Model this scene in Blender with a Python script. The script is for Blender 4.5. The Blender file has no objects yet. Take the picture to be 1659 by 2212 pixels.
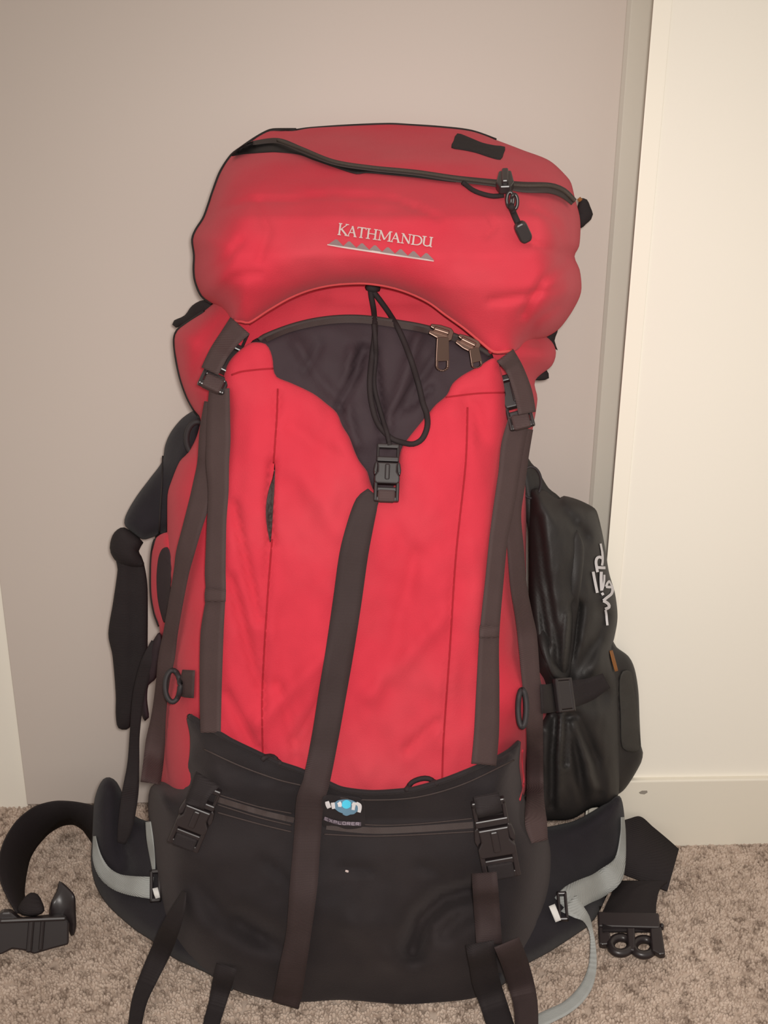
import bpy, bmesh, math, random
import numpy as np
from mathutils import Vector, Matrix, noise
from mathutils.bvhtree import BVHTree
from mathutils.geometry import delaunay_2d_cdt

random.seed(7)
SC = bpy.context.scene
COL = SC.collection

# ------------------------------------------------------------------ camera
W, H, F = 1659, 2212, 2152.0            # frame of the photograph, focal length in pixels
CX, CY = W / 2, H / 2
CAM_H, CAM_D = 0.72, 1.043              # height over the floor, distance from the door
YAW = math.radians(2.2)
_down = np.array([-52.5 / F, -6494 / F, -1.0]); _down /= np.linalg.norm(_down)
_fw = np.array([0, 0, -1.0])
_h = _fw - _fw.dot(_down) * _down; _h /= np.linalg.norm(_h)
_r = np.cross(_h, -_down)
XC = math.cos(YAW) * _r + math.sin(YAW) * _h
YC = math.cos(YAW) * _h - math.sin(YAW) * _r
ROT = np.array([XC, YC, -_down])        # camera to world
CAM = np.array([0.0, -CAM_D, CAM_H])
cam_data = bpy.data.cameras.new('camera')
cam_data.sensor_fit = 'VERTICAL'; cam_data.sensor_height = 36.0; cam_data.lens = F * 36.0 / H
cam_data.clip_start = 0.01
cam = bpy.data.objects.new('camera', cam_data); COL.objects.link(cam)
cam.matrix_world = Matrix([list(ROT[i]) + [CAM[i]] for i in range(3)] + [[0, 0, 0, 1]])
SC.camera = cam

# ------------------------------------------------------------------ light
world = bpy.data.worlds.new('room_light'); SC.world = world
world.use_nodes = True
world.node_tree.nodes['Background'].inputs[0].default_value = (1.0, 0.91, 0.81, 1)
world.node_tree.nodes['Background'].inputs[1].default_value = 0.55

def lamp(name, kind, loc, target, energy, color, **kw):
    d = bpy.data.lights.new(name, kind); d.energy = energy; d.color = color
    for k, v in kw.items(): setattr(d, k, v)
    o = bpy.data.objects.new(name, d); COL.objects.link(o)
    o.location = loc
    o.rotation_euler = (Vector(target) - Vector(loc)).to_track_quat('-Z', 'Y').to_euler()
    return o
# the camera's own flash, just beside the lens
lamp('camera_flash', 'SPOT', (0.020, -CAM_D - 0.01, CAM_H + 0.022), (0.22, 0.0, 0.20), 28.5, (1.0, 0.95, 0.895),
     spot_size=math.radians(106), spot_blend=1.0, shadow_soft_size=0.022)
# unseen soft fill, added overhead behind the camera for warm room light
lamp('overhead_fill', 'AREA', (0.1, -1.6, 2.35), (0.2, 0.0, 0.5), 2.0, (1.0, 0.88, 0.74), shape='DISK', size=0.5)

vs = SC.view_settings
SC.display_settings.display_device = 'sRGB'
vs.view_transform = 'Standard'; vs.look = 'None'; vs.gamma = 1.0; vs.use_curve_mapping = False
vs.exposure = 0.0

# ------------------------------------------------------------------ rays, from photo pixel to place
def ray(x, y):
    v = ROT @ np.array([(x - CX) / F, -(y - CY) / F, -1.0])
    return v / np.linalg.norm(v)

def at_d(x, y, d):                       # point on the upright plane d metres in front of the door
    v = ray(x, y); return CAM + v * ((CAM_D - d) / v[1])

def at_z(x, y, z):                       # point on the level plane z
    v = ray(x, y); return CAM + v * ((z - CAM_H) / v[2])

class Surface:
    """everything built so far, to lay straps on"""
    def __init__(self): self.parts = {}; self.tree = {}
    def add(self, key, vs_, fs): self.parts.setdefault(key, []).append((vs_, fs)); self.tree.clear()
    def get(self, keys=None):
        k = tuple(keys) if keys else None
        if k not in self.tree:
            V, P = [], []
            for n, lst in self.parts.items():
                if k is None or n in k:
                    for v, f in lst:
                        o = len(V); V += [Vector(p) for p in v]; P += [[i + o for i in q] for q in f]
            self.tree[k] = BVHTree.FromPolygons(V, P) if V else None
        return self.tree[k]
    def dist(self, x, y, keys=None):
        t = self.get(keys)
        if t is None: return None
        hit = t.ray_cast(Vector(CAM), Vector(ray(x, y)))
        return hit[3]
    def graze(self, x, y, keys=None, reach=0.02):
        """a ray that just misses: the point along it nearest to a surface"""
        t = self.get(keys); v = ray(x, y); best = (reach, None)
        for d in np.arange(0.02, 0.36, 0.01):
            s = (CAM_D - d) / v[1]; q = t.find_nearest(Vector(CAM + v * s), reach)
            if q[3] is not None and q[3] < best[0]: best = (q[3], s)
        return best[1]
SURF = Surface()

def t_of(x, y, spec, keys=None):
    """distance along the pixel's ray: spec None = on the surface built so far, number = d from the door, ('z', h) = height"""
    v = ray(x, y)
    if spec is None: return SURF.dist(x, y, keys)
    if isinstance(spec, tuple): return (spec[1] - CAM_H) / v[2]
    return (CAM_D - spec) / v[1]

def d_at(x, y, keys=None, off=0.0, miss=None):
    t = SURF.dist(x, y, keys)
    if t is None: return miss
    return CAM_D - t * ray(x, y)[1] + off

# ------------------------------------------------------------------ materials
def mat(name, color, rough=0.8, var=0.12, vscale=18, bump=0.0, bscale=900, spec=0.3, metal=0.0, sheen=0.0,
        sheen_tint=(1, 1, 1), dust=None, dust_amt=0.0, dust_scale=7, ribs=0, coat=0.0):
    m = bpy.data.materials.new(name); m.use_nodes = True
    nt = m.node_tree; b = nt.nodes['Principled BSDF']; L = nt.links
    b.inputs['Roughness'].default_value = rough
    b.inputs['Specular IOR Level'].default_value = spec
    b.inputs['Metallic'].default_value = metal
    b.inputs['Coat Weight'].default_value = coat
    if sheen:
        b.inputs['Sheen Weight'].default_value = sheen
        b.inputs['Sheen Tint'].default_value = (*sheen_tint, 1)
        b.inputs['Sheen Roughness'].default_value = 0.5
    geo = nt.nodes.new('ShaderNodeNewGeometry')
    n1 = nt.nodes.new('ShaderNodeTexNoise'); n1.inputs['Scale'].default_value = vscale; n1.inputs['Detail'].default_value = 6
    L.new(geo.outputs['Position'], n1.inputs['Vector'])
    mix = nt.nodes.new('ShaderNodeMix'); mix.data_type = 'RGBA'
    mix.inputs['A'].default_value = (*[c * (1 - var) for c in color], 1)
    mix.inputs['B'].default_value = (*[min(1, c * (1 + var)) for c in color], 1)
    L.new(n1.outputs['Fac'], mix.inputs['Factor'])
    out = mix.outputs['Result']
    if dust:
        n2 = nt.nodes.new('ShaderNodeTexNoise'); n2.inputs['Scale'].default_value = dust_scale; n2.inputs['Detail'].default_value = 8
        L.new(geo.outputs['Position'], n2.inputs['Vector'])
        r = nt.nodes.new('ShaderNodeMapRange'); r.inputs[1].default_value = 0.42; r.inputs[2].default_value = 0.75
        r.inputs[4].default_value = dust_amt
        L.new(n2.outputs['Fac'], r.inputs[0])
        mx = nt.nodes.new('ShaderNodeMix'); mx.data_type = 'RGBA'; mx.inputs['B'].default_value = (*dust, 1)
        L.new(r.outputs[0], mx.inputs['Factor']); L.new(out, mx.inputs['A']); out = mx.outputs['Result']
    L.new(out, b.inputs['Base Color'])
    if bump:
        n3 = nt.nodes.new('ShaderNodeTexNoise'); n3.inputs['Scale'].default_value = bscale; n3.inputs['Detail'].default_value = 2
        L.new(geo.outputs['Position'], n3.inputs['Vector'])
        bp = nt.nodes.new('ShaderNodeBump'); bp.inputs['Strength'].default_value = bump; bp.inputs['Distance'].default_value = 0.001
        hgt = n3.outputs['Fac']
        if ribs:
            wv = nt.nodes.new('ShaderNodeTexWave'); wv.bands_direction = 'Z'; wv.inputs['Scale'].default_value = ribs
            wv.inputs['Distortion'].default_value = 0.3
            L.new(geo.outputs['Position'], wv.inputs['Vector'])
            ad = nt.nodes.new('ShaderNodeMath'); L.new(wv.outputs['Fac'], ad.inputs[0]); L.new(hgt, ad.inputs[1]); hgt = ad.outputs[0]
        L.new(hgt, bp.inputs['Height']); L.new(bp.outputs['Normal'], b.inputs['Normal'])
    return m

M = {}
M['red'] = mat('red_canvas', (0.53, 0.031, 0.053), 0.85, 0.10, 22, 0.25, 1100, 0.2, sheen=0.10, sheen_tint=(1, 0.6, 0.62),
               dust=(0.45, 0.10, 0.11), dust_amt=0.35)
M['red_seam'] = mat('red_seam', (0.33, 0.012, 0.022), 0.9, 0.1, 40)
M['red_hem'] = mat('red_hem', (0.50, 0.055, 0.06), 0.8, 0.15, 60, 0.2)
M['black'] = mat('black_canvas', (0.0165, 0.013, 0.0145), 0.85, 0.25, 30, 0.3, 900, 0.25, sheen=0.06, sheen_tint=(1, 0.85, 0.85),
                 dust=(0.06, 0.045, 0.043), dust_amt=0.25, dust_scale=9)
M['lining'] = mat('black_nylon', (0.036, 0.022, 0.027), 0.75, 0.2, 30, 0.15, 700, 0.25)
M['navy'] = mat('dark_padding', (0.019, 0.016, 0.020), 0.9, 0.2, 40, 0.4, 1400, 0.2, sheen=0.08)
M['sack'] = mat('black_ripstop', (0.021, 0.0185, 0.018), 0.6, 0.2, 30, 0.2, 900, 0.4)
M['web'] = mat('dark_webbing', (0.062, 0.038, 0.037), 0.75, 0.10, 60, 0.3, 1500, 0.3, ribs=260)
M['web_mid'] = mat('shade_toned_webbing', (0.038, 0.024, 0.024), 0.78, 0.10, 60, 0.3, 1500, 0.3, ribs=260)  # mid copy of the dark webbing; shade on its lower run put into colour
M['web_black'] = mat('black_webbing', (0.022, 0.017, 0.018), 0.8, 0.10, 60, 0.3, 1500, 0.25, ribs=260)
M['patch'] = mat('charcoal_canvas', (0.048, 0.044, 0.039), 0.8, 0.1, 60, 0.4, 1200, 0.3)
M['plastic'] = mat('black_plastic', (0.022, 0.016, 0.017), 0.36, 0.05, 40, 0, spec=0.55)
M['ring'] = mat('dull_black_ring', (0.03, 0.026, 0.028), 0.6, 0.05, 40, 0, spec=0.3)
M['cord'] = mat('black_cord', (0.022, 0.015, 0.016), 0.8, 0.1, 60, 0.3, 2000)
M['piping'] = mat('black_piping', (0.018, 0.014, 0.014), 0.7, 0.1, 60)
M['grey_web'] = mat('grey_webbing', (0.34, 0.35, 0.34), 0.6, 0.08, 60, 0.4, 1500, 0.4, ribs=260)
M['white_web'] = mat('white_webbing', (0.70, 0.68, 0.66), 0.6, 0.05, 60)
M['metal'] = mat('brass_metal', (0.17, 0.11, 0.09), 0.40, 0.08, 80, 0, metal=1.0)
M['zip'] = mat('zip_tape', (0.048, 0.034, 0.032), 0.7, 0.1, 60, 0.3, 1500)
M['coil'] = mat('zip_coil', (0.060, 0.043, 0.035), 0.5, 0.1, 60, 0.5, 2500)
M['silver'] = mat('silver_thread', (0.52, 0.42, 0.40), 0.6, 0.1, 200, 0.3, 3000)
M['grey_thread'] = mat('grey_thread', (0.22, 0.15, 0.15), 0.7, 0.1, 200, 0.3, 3000)
M['white_ink'] = mat('white_print', (0.66, 0.64, 0.66), 0.6, 0.05, 80)
M['blue_ink'] = mat('blue_print', (0.08, 0.56, 0.80), 0.6, 0.05, 80)
M['dull_blue'] = mat('dull_blue_print', (0.13, 0.24, 0.34), 0.6, 0.05, 80)
M['mauve'] = mat('mauve_print', (0.10, 0.08, 0.10), 0.7, 0.05, 80)
M['orange'] = mat('orange_tape', (0.26, 0.10, 0.025), 0.7, 0.05, 80)
M['door'] = mat('pale_pink_door_paint', (0.60, 0.535, 0.488), 0.50, 0.02, 4, 0.05, 300, 0.3)
M['wall'] = mat('cream_wall_paint', (0.87, 0.83, 0.745), 0.6, 0.02, 5, 0.08, 260, 0.3)
M['trim'] = mat('cream_gloss_paint', (0.90, 0.855, 0.755), 0.4, 0.02, 5, 0.03, 200, 0.4)
M['jamb'] = mat('grey_frame_paint', (0.60, 0.57, 0.50), 0.5, 0.02, 5, 0.03, 200, 0.3)
M['skirt'] = mat('cream_skirting_paint', (0.78, 0.73, 0.63), 0.45, 0.02, 5, 0.03, 200, 0.4)

def carpet_mat():
    m = bpy.data.materials.new('beige_carpet'); m.use_nodes = True
    nt = m.node_tree; b = nt.nodes['Principled BSDF']; L = nt.links
    b.inputs['Roughness'].default_value = 0.95; b.inputs['Specular IOR Level'].default_value = 0.1
    geo = nt.nodes.new('ShaderNodeNewGeometry')
    def nz(s, d):
        n = nt.nodes.new('ShaderNodeTexNoise'); n.inputs['Scale'].default_value = s; n.inputs['Detail'].default_value = d
        L.new(geo.outputs['Position'], n.inputs['Vector']); return n
    a, c = nz(115, 3), nz(16, 4)
    r = nt.nodes.new('ShaderNodeValToRGB')
    e = r.color_ramp.elements
    e[0].position = 0.30; e[0].color = (0.26, 0.195, 0.155, 1)
    e[1].position = 0.62; e[1].color = (0.60, 0.49, 0.41, 1)
    x = e.new(0.44); x.color = (0.50, 0.40, 0.33, 1)
    L.new(a.outputs['Fac'], r.inputs[0])
    mx = nt.nodes.new('ShaderNodeMix'); mx.data_type = 'RGBA'; mx.blend_type = 'MULTIPLY'; mx.inputs['Factor'].default_value = 1
    r2 = nt.nodes.new('ShaderNodeValToRGB'); e2 = r2.color_ramp.elements
    e2[0].position = 0.3; e2[0].color = (0.82, 0.80, 0.79, 1); e2[1].position = 0.7; e2[1].color = (1, 1, 1, 1)
    L.new(c.outputs['Fac'], r2.inputs[0])
    L.new(r.outputs[0], mx.inputs['A']); L.new(r2.outputs[0], mx.inputs['B']); L.new(mx.outputs['Result'], b.inputs['Base Color'])
    return m
M['carpet'] = carpet_mat()

# ------------------------------------------------------------------ object helpers
def link_mesh(name, verts, faces, m, parent=None, smooth=True, surf=True, key=None):
    me = bpy.data.meshes.new(name)
    me.from_pydata([tuple(map(float, v)) for v in verts], [], [tuple(f) for f in faces])
    bm = bmesh.new(); bm.from_mesh(me)
    bmesh.ops.recalc_face_normals(bm, faces=bm.faces); bm.to_mesh(me); bm.free()
    if smooth: me.polygons.foreach_set('use_smooth', [True] * len(me.polygons))
    me.materials.append(m)
    o = bpy.data.objects.new(name, me); COL.objects.link(o)
    if parent is not None: put_under(o, parent)
    if surf: SURF.add(key or name, verts, faces)
    return o

ROOTS = {}
def put_under(o, parent):
    o.parent = parent
    if parent.name in ROOTS: o.matrix_parent_inverse = Matrix.Translation(-Vector(ROOTS[parent.name]))

def root(name, loc, label, cat):
    o = bpy.data.objects.new(name, None); COL.objects.link(o)
    o.location = loc; o.empty_display_size = 0.05
    o['label'] = label; o['category'] = cat; ROOTS[o.name] = tuple(loc)
    return o

def box(name, x0, x1, y0, y1, z0, z1, m, bev=0.0, parent=None, kind='structure'):
    bm = bmesh.new()
    vs_ = [bm.verts.new((x, y, z)) for x in (x0, x1) for y in (y0, y1) for z in (z0, z1)]
    for q in ((0, 1, 3, 2), (4, 6, 7, 5), (0, 4, 5, 1), (2, 3, 7, 6), (0, 2, 6, 4), (1, 5, 7, 3)):
        bm.faces.new([vs_[i] for i in q])
    bmesh.ops.recalc_face_normals(bm, faces=bm.faces)
    if bev: bmesh.ops.bevel(bm, geom=bm.edges[:], offset=bev, segments=3, profile=0.5, affect='EDGES')
    me = bpy.data.meshes.new(name); bm.to_mesh(me); bm.free(); me.materials.append(m)
    o = bpy.data.objects.new(name, me); COL.objects.link(o)
    if kind: o['kind'] = kind
    if parent is not None: o.parent = parent
    return o

def catmull(pts, step, closed=False):
    """resample rows of numbers (x, y first) along a Catmull-Rom curve"""
    P = np.array(pts, float); n = len(P); out = []
    segs = n if closed else n - 1
    for i in range(segs):
        if closed: p0, p1, p2, p3 = P[(i - 1) % n], P[i], P[(i + 1) % n], P[(i + 2) % n]
        else: p0, p1, p2, p3 = P[max(i - 1, 0)], P[i], P[i + 1], P[min(i + 2, n - 1)]
        k = max(1, int(round(np.linalg.norm(p2[:2] - p1[:2]) / step)))
        # centripetal-like: limit tangents to the chord so corners do not overshoot
        c = np.linalg.norm(p2[:2] - p1[:2])
        def tan(a, b, q):
            t = (b - a) / 2; l = np.linalg.norm(t[:2]); return t * min(1.0, c / l) if l > 1e-9 else t
        m1, m2 = tan(p0, p2, p1), tan(p1, p3, p2)
        for j in range(k):
            s = j / k
            out.append((2*s**3-3*s**2+1)*p1 + (s**3-2*s**2+s)*m1 + (-2*s**3+3*s**2)*p2 + (s**3-s**2)*m2)
    if not closed: out.append(P[-1])
    return np.array(out)

def inside(px, py, poly):
    x, y = poly[:, 0], poly[:, 1]; x2, y2 = np.roll(x, -1), np.roll(y, -1)
    r = np.zeros(len(px), bool)
    for a, b, c, d in zip(x, y, x2, y2):
        if b == d: continue
        k = ((b > py) != (d > py)) & (px < (c - a) * (py - b) / (d - b) + a)
        r ^= k
    return r

def bdist(P, poly):
    A, B = poly, np.roll(poly, -1, 0); AB = B - A; L2 = (AB**2).sum(1) + 1e-12
    best = np.full(len(P), 1e9)
    for a, ab, l in zip(A, AB, L2):
        t = np.clip(((P - a) @ ab) / l, 0, 1)
        best = np.minimum(best, np.hypot(*(P - (a + t[:, None] * ab)).T))
    return best

def polydist(P, line):
    best = np.full(len(P), 1e9)
    for a, b in zip(line[:-1], line[1:]):
        ab = b - a; t = np.clip(((P - a) @ ab) / ((ab**2).sum() + 1e-12), 0, 1)
        best = np.minimum(best, np.hypot(*(P - (a + t[:, None] * ab)).T))
    return best

def solid(name, outline, m, parent, df=None, bulge=0.02, R=60, back=0.03, step=9, grid=12, creases=(), wr=0.0, wscale=70,
          stretch=(1, 1), keys=None, off=0.0, miss=0.12, key=None, fade=30, surf=True, min_d=0.006, seed=0, lay=None):
    """a stuffed, closed shape: its edge seen at the given pixels and depths, swelling towards the viewer and back"""
    if lay is not None:                      # a patch that follows the cloth under it
        df = lambda x, y: d_at(x, y, keys, lay, None) if SURF.dist(x, y, keys) is not None else miss
    rows = []
    for p in outline:
        x, y = p[0], p[1]; s = p[2] if len(p) > 2 else None
        if isinstance(s, tuple): d = CAM_D - t_of(x, y, s) * ray(x, y)[1]
        elif s is None: d = d_at(x, y, keys, off, miss)
        else: d = s
        rows.append((x, y, d))
    B = catmull(rows, step, True)
    poly = B[:, :2]
    lo, hi = poly.min(0), poly.max(0)
    gx, gy = np.meshgrid(np.arange(lo[0], hi[0], grid), np.arange(lo[1], hi[1], grid * 0.9))
    gx = gx + (np.arange(gx.shape[0]) % 2)[:, None] * grid / 2
    G = np.c_[gx.ravel(), gy.ravel()]
    G = G[inside(G[:, 0], G[:, 1], poly)]
    if len(G): G = G[bdist(G, poly) > grid * 0.75]
    # two rings just inside the edge, for a round rim
    T = np.roll(poly, -1, 0) - np.roll(poly, 1, 0); T /= np.linalg.norm(T, axis=1)[:, None] + 1e-9
    N = np.c_[-T[:, 1], T[:, 0]]
    area = 0.5 * np.sum(poly[:, 0] * np.roll(poly[:, 1], -1) - np.roll(poly[:, 0], -1) * poly[:, 1])
    if area < 0: N = -N
    rings = []
    for o_ in (1.5, 5.0):
        Q = poly + N * o_
        ok = inside(Q[:, 0], Q[:, 1], poly)
        if ok.any():
            Q = Q[ok]; Q = Q[bdist(Q, poly) > o_ * 0.8]; rings.append(Q)
    pts = np.vstack([poly] + rings + ([G] if len(G) else []))
    nb = len(poly)
    res = delaunay_2d_cdt([Vector(p) for p in pts], [(i, (i + 1) % nb) for i in range(nb)], [], 1, 1e-4)
    P = np.array([tuple(v) for v in res[0]]); F_ = [list(f) for f in res[2]]
    cnt = {}
    for f in F_:
        for a, b in zip(f, f[1:] + f[:1]): cnt[frozenset((a, b))] = cnt.get(frozenset((a, b)), 0) + 1
    edge = set()
    for e, c in cnt.items():
        if c == 1: edge |= set(e)
    dist = bdist(P, poly)
    dd = ((P[:, None, :] - poly[None]) ** 2).sum(2) + 4.0
    w = 1.0 / dd ** 1.5
    de = (w @ B[:, 2]) / w.sum(1)
    near = np.argmin(dd, 1)
    de = np.where(dist < 0.6, B[near, 2], de)
    t = np.clip(dist / R, 0, 1); g = np.sqrt(np.maximum(0, 1 - (1 - t) ** 2))
    if df is not None:
        dc = np.array([df(x, y) for x, y in P]); front = de + (dc - de) * g
    else: front = de + bulge * g
    disp = np.zeros(len(P))
    if wr:
        for i, (x, y) in enumerate(P):
            disp[i] = wr * noise.fractal(Vector((x / wscale * stretch[0], y / wscale * stretch[1], 3.3 + seed)), 1.0, 2.0, 3)
    for line, amp, sig in creases:
        k = polydist(P, np.array(line, float)); disp += amp * np.exp(-(k / sig) ** 2)
    front = front + disp * np.clip(dist / fade, 0, 1)
    bk = de - back * g
    bk = np.minimum(np.maximum(bk, min_d), front - 0.0005)
    front = np.maximum(front, min_d + 0.001)
    V = []
    for (x, y), d in zip(P, front):
        V.append(at_d(x, y, d))
    bi = {}
    for i in range(len(P)):
        if i in edge: bi[i] = i
        else:
            q = at_d(P[i, 0], P[i, 1], bk[i])
            bi[i] = len(V); V.append(q)
    faces = [f for f in F_] + [[bi[i] for i in reversed(f)] for f in F_]
    # nothing sinks under the carpet
    V = [np.array([v[0], v[1], max(v[2], 0.0015)]) for v in V]
    return link_mesh(name, V, faces, m, parent, key=key, surf=surf)

def smooth1(a, k):
    if k <= 0: return a
    a = np.array(a, float); ker = np.exp(-np.linspace(-2, 2, 2 * k + 1) ** 2); ker /= ker.sum()
    p = np.r_[[a[0]] * k, a, [a[-1]] * k]
    return np.convolve(p, ker, 'valid')

def fill(a):
    a = [np.nan if v is None else v for v in a]; a = np.array(a, float); ok = ~np.isnan(a)
    if not ok.any(): raise ValueError('strap never meets a surface')
    return np.interp(np.arange(len(a)), np.where(ok)[0], a[ok])

def ribbon_geo(pts, off=0.0025, th=0.0016, step=9, keys=None, sm=3, sag=0.0, ends=True):
    """webbing laid along pixels (x, y, width[, spec]); a flat strip of real thickness"""
    xyw = catmull([p[:3] for p in pts], step)
    idx = []                                     # spec per resampled row: from the nearest control point
    C = np.array([p[:2] for p in pts], float)
    T = np.gradient(xyw[:, :2], axis=0); T /= np.linalg.norm(T, axis=1)[:, None] + 1e-9
    N = np.c_[-T[:, 1], T[:, 0]]
    specs = []
    for q in xyw:
        specs.append(pts[int(np.argmin(((C - q[:2]) ** 2).sum(1)))][3:4])
    cols = []
    for s in (-0.5, -0.25, 0, 0.25, 0.5):
        Q = xyw[:, :2] + N * (xyw[:, 2:3] * s)
        ts = [t_of(x, y, sp[0] if sp else None, keys) for (x, y), sp in zip(Q, specs)]
        cols.append((Q, ts))
    mid = fill(cols[2][1]) if any(t is not None for t in cols[2][1]) else None
    # webbing is straight across its width and never sinks under what it lies on
    raw = np.array([fill([t if t is not None else (mid[i] if mid is not None else None) for i, t in enumerate(ts)]) for _, ts in cols])
    nc, n = raw.shape; sv = np.linspace(-0.5, 0.5, nc)
    slope = np.clip(smooth1(raw[-1] - raw[0], sm), -0.012, 0.012)
    base_t = np.min(raw - sv[:, None] * slope, axis=0)
    if sm > 1:
        k = 1 + sm // 2
        pad_ = np.r_[[base_t[0]] * k, base_t, [base_t[-1]] * k]
        low = np.min([pad_[j:j + n] for j in range(2 * k + 1)], axis=0)
        base_t = np.minimum(smooth1(low, sm), base_t + 0.004)
    V, Fc = [], []
    for lay in (off + th, off):
        for c, (Q, _) in enumerate(cols):
            for i in range(n): V.append(CAM + ray(*Q[i]) * (base_t[i] + sv[c] * slope[i] - lay))
    o = nc * n
    for c in range(nc - 1):
        for i in range(n - 1):
            a, b = c * n + i, (c + 1) * n + i
            Fc.append([a, b, b + 1, a + 1]); Fc.append([o + a, o + a + 1, o + b + 1, o + b])
    for i in range(n - 1):
        Fc.append([i, i + 1, o + i + 1, o + i]); a = (nc - 1) * n + i; Fc.append([a + 1, a, o + a, o + a + 1])
    for c in range(nc - 1):
        a, b = c * n, (c + 1) * n; Fc.append([b, a, o + a, o + b]); a += n - 1; b += n - 1; Fc.append([a, b, o + b, o + a])
    V = [np.array([v[0], v[1], max(v[2], 0.001)]) for v in V]
    return V, Fc

def strap(name, pts, m, parent, surf=True, **kw):
    V, Fc = ribbon_geo(pts, **kw); return link_mesh(name, V, Fc, m, parent, surf=surf)

def edge_ribbon(name, A, B, m, parent, th=0.002, step=9, rows=3, key=None):
    """webbing between two edge curves given as (x, y, spec) each"""
    def pts3(E):
        return np.array([CAM + ray(p[0], p[1]) * t_of(p[0], p[1], p[2]) for p in E])
    n = 48
    def res(P):
        Q = catmull(P, 0.01) if False else None
        k = np.r_[0, np.cumsum(np.linalg.norm(np.diff(P, axis=0), axis=1))]; u = np.linspace(0, k[-1], n)
        # smooth cubic through the points, evaluated at even spacing
        c = []
        for j in range(3):
            mm = np.gradient(P[:, j], k)
            i = np.clip(np.searchsorted(k, u, 'right') - 1, 0, len(k) - 2); hh = k[i + 1] - k[i]; s = (u - k[i]) / hh
            c.append((2*s**3-3*s**2+1)*P[i, j] + (s**3-2*s**2+s)*hh*mm[i] + (-2*s**3+3*s**2)*P[i+1, j] + (s**3-s**2)*hh*mm[i+1])
        return np.array(c).T
    a, b = res(pts3(A)), res(pts3(B))
    cols = [a + (b - a) * s for s in np.linspace(0, 1, rows)]
    nrm = np.cross(np.gradient(a, axis=0), b - a); nrm /= np.linalg.norm(nrm, axis=1)[:, None] + 1e-9
    V, Fc = [], []
    for sgn in (0.5, -0.5):
        for c in cols: V += list(c + nrm * th * sgn)
    o = rows * n
    for c in range(rows - 1):
        for i in range(n - 1):
            p, q = c * n + i, (c + 1) * n + i; Fc += [[p, q, q + 1, p + 1], [o + p, o + p + 1, o + q + 1, o + q]]
    for i in range(n - 1):
        Fc.append([i, i + 1, o + i + 1, o + i]); p = (rows - 1) * n + i; Fc.append([p + 1, p, o + p, o + p + 1])
    for c in range(rows - 1):
        p, q = c * n, (c + 1) * n; Fc.append([q, p, o + p, o + q]); p += n - 1; q += n - 1; Fc.append([p, q, o + q, o + p])
    V = [np.array([v[0], v[1], max(v[2], 0.001)]) for v in V]
    return link_mesh(name, V, Fc, m, parent, key=key)

def tube_geo(P, r, sides=8, closed=False):
    P = np.array(P, float); n = len(P)
    T = (np.roll(P, -1, 0) - np.roll(P, 1, 0)) if closed else np.gradient(P, axis=0)
    T /= np.linalg.norm(T, axis=1)[:, None] + 1e-12
    ref = np.array([0.1, 1.0, 0.15]); V, Fc = [], []
    rr = r if hasattr(r, '__len__') else [r] * n
    for i in range(n):
        u = np.cross(T[i], ref); u /= np.linalg.norm(u) + 1e-12; v = np.cross(T[i], u)
        for k in range(sides):
            a = 2 * math.pi * k / sides; V.append(P[i] + (u * math.cos(a) + v * math.sin(a)) * rr[i])
    for i in range(n if closed else n - 1):
        j = (i + 1) % n
        for k in range(sides):
            k2 = (k + 1) % sides; Fc.append([i * sides + k, i * sides + k2, j * sides + k2, j * sides + k])
    if not closed:
        Fc.append(list(range(sides))[::-1]); Fc.append([(n - 1) * sides + k for k in range(sides)])
    return V, Fc

def cord3(pts, off=0.002, step=7, keys=None, sm=2, closed=False):
    xy = catmull([p[:2] for p in pts], step, closed)
    C = np.array([p[:2] for p in pts], float); ts = []
    for q in xy:
        sp = pts[int(np.argmin(((C - q) ** 2).sum(1)))][2:3]
        k = t_of(q[0], q[1], sp[0] if sp else None, keys)
        ts.append(k if k is not None else SURF.graze(q[0], q[1], keys))
    tt = fill(ts)
    if not closed: tt = smooth1(tt, sm)
    return [CAM + ray(*q) * (t - off) for q, t in zip(xy, tt)]

def tube(name, pts, r, m, parent, off=None, sides=8, closed=False, surf=True, **kw):
    P = cord3(pts, off=r * 0.8 if off is None else off, closed=closed, **kw)
    V, Fc = tube_geo(P, r, sides, closed); return link_mesh(name, V, Fc, m, parent, surf=surf)

def ink(name, lines, m, parent, off=0.0010, th=0.0005, keys=None, step=3):
    """flat print or stitching: strokes (list of (x, y, width)) on the cloth, as one raised mesh"""
    V, Fc = [], []
    for ln in lines:
        if len(ln) == 2: ln = [ln[0], tuple((np.array(ln[0]) + np.array(ln[1])) / 2), ln[1]]
        v, f = ribbon_geo(ln, off=off, th=th, step=step, keys=keys, sm=0)
        o = len(V); V += v; Fc += [[i + o for i in q] for q in f]
    return link_mesh(name, V, Fc, m, parent, surf=False, smooth=False)

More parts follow.
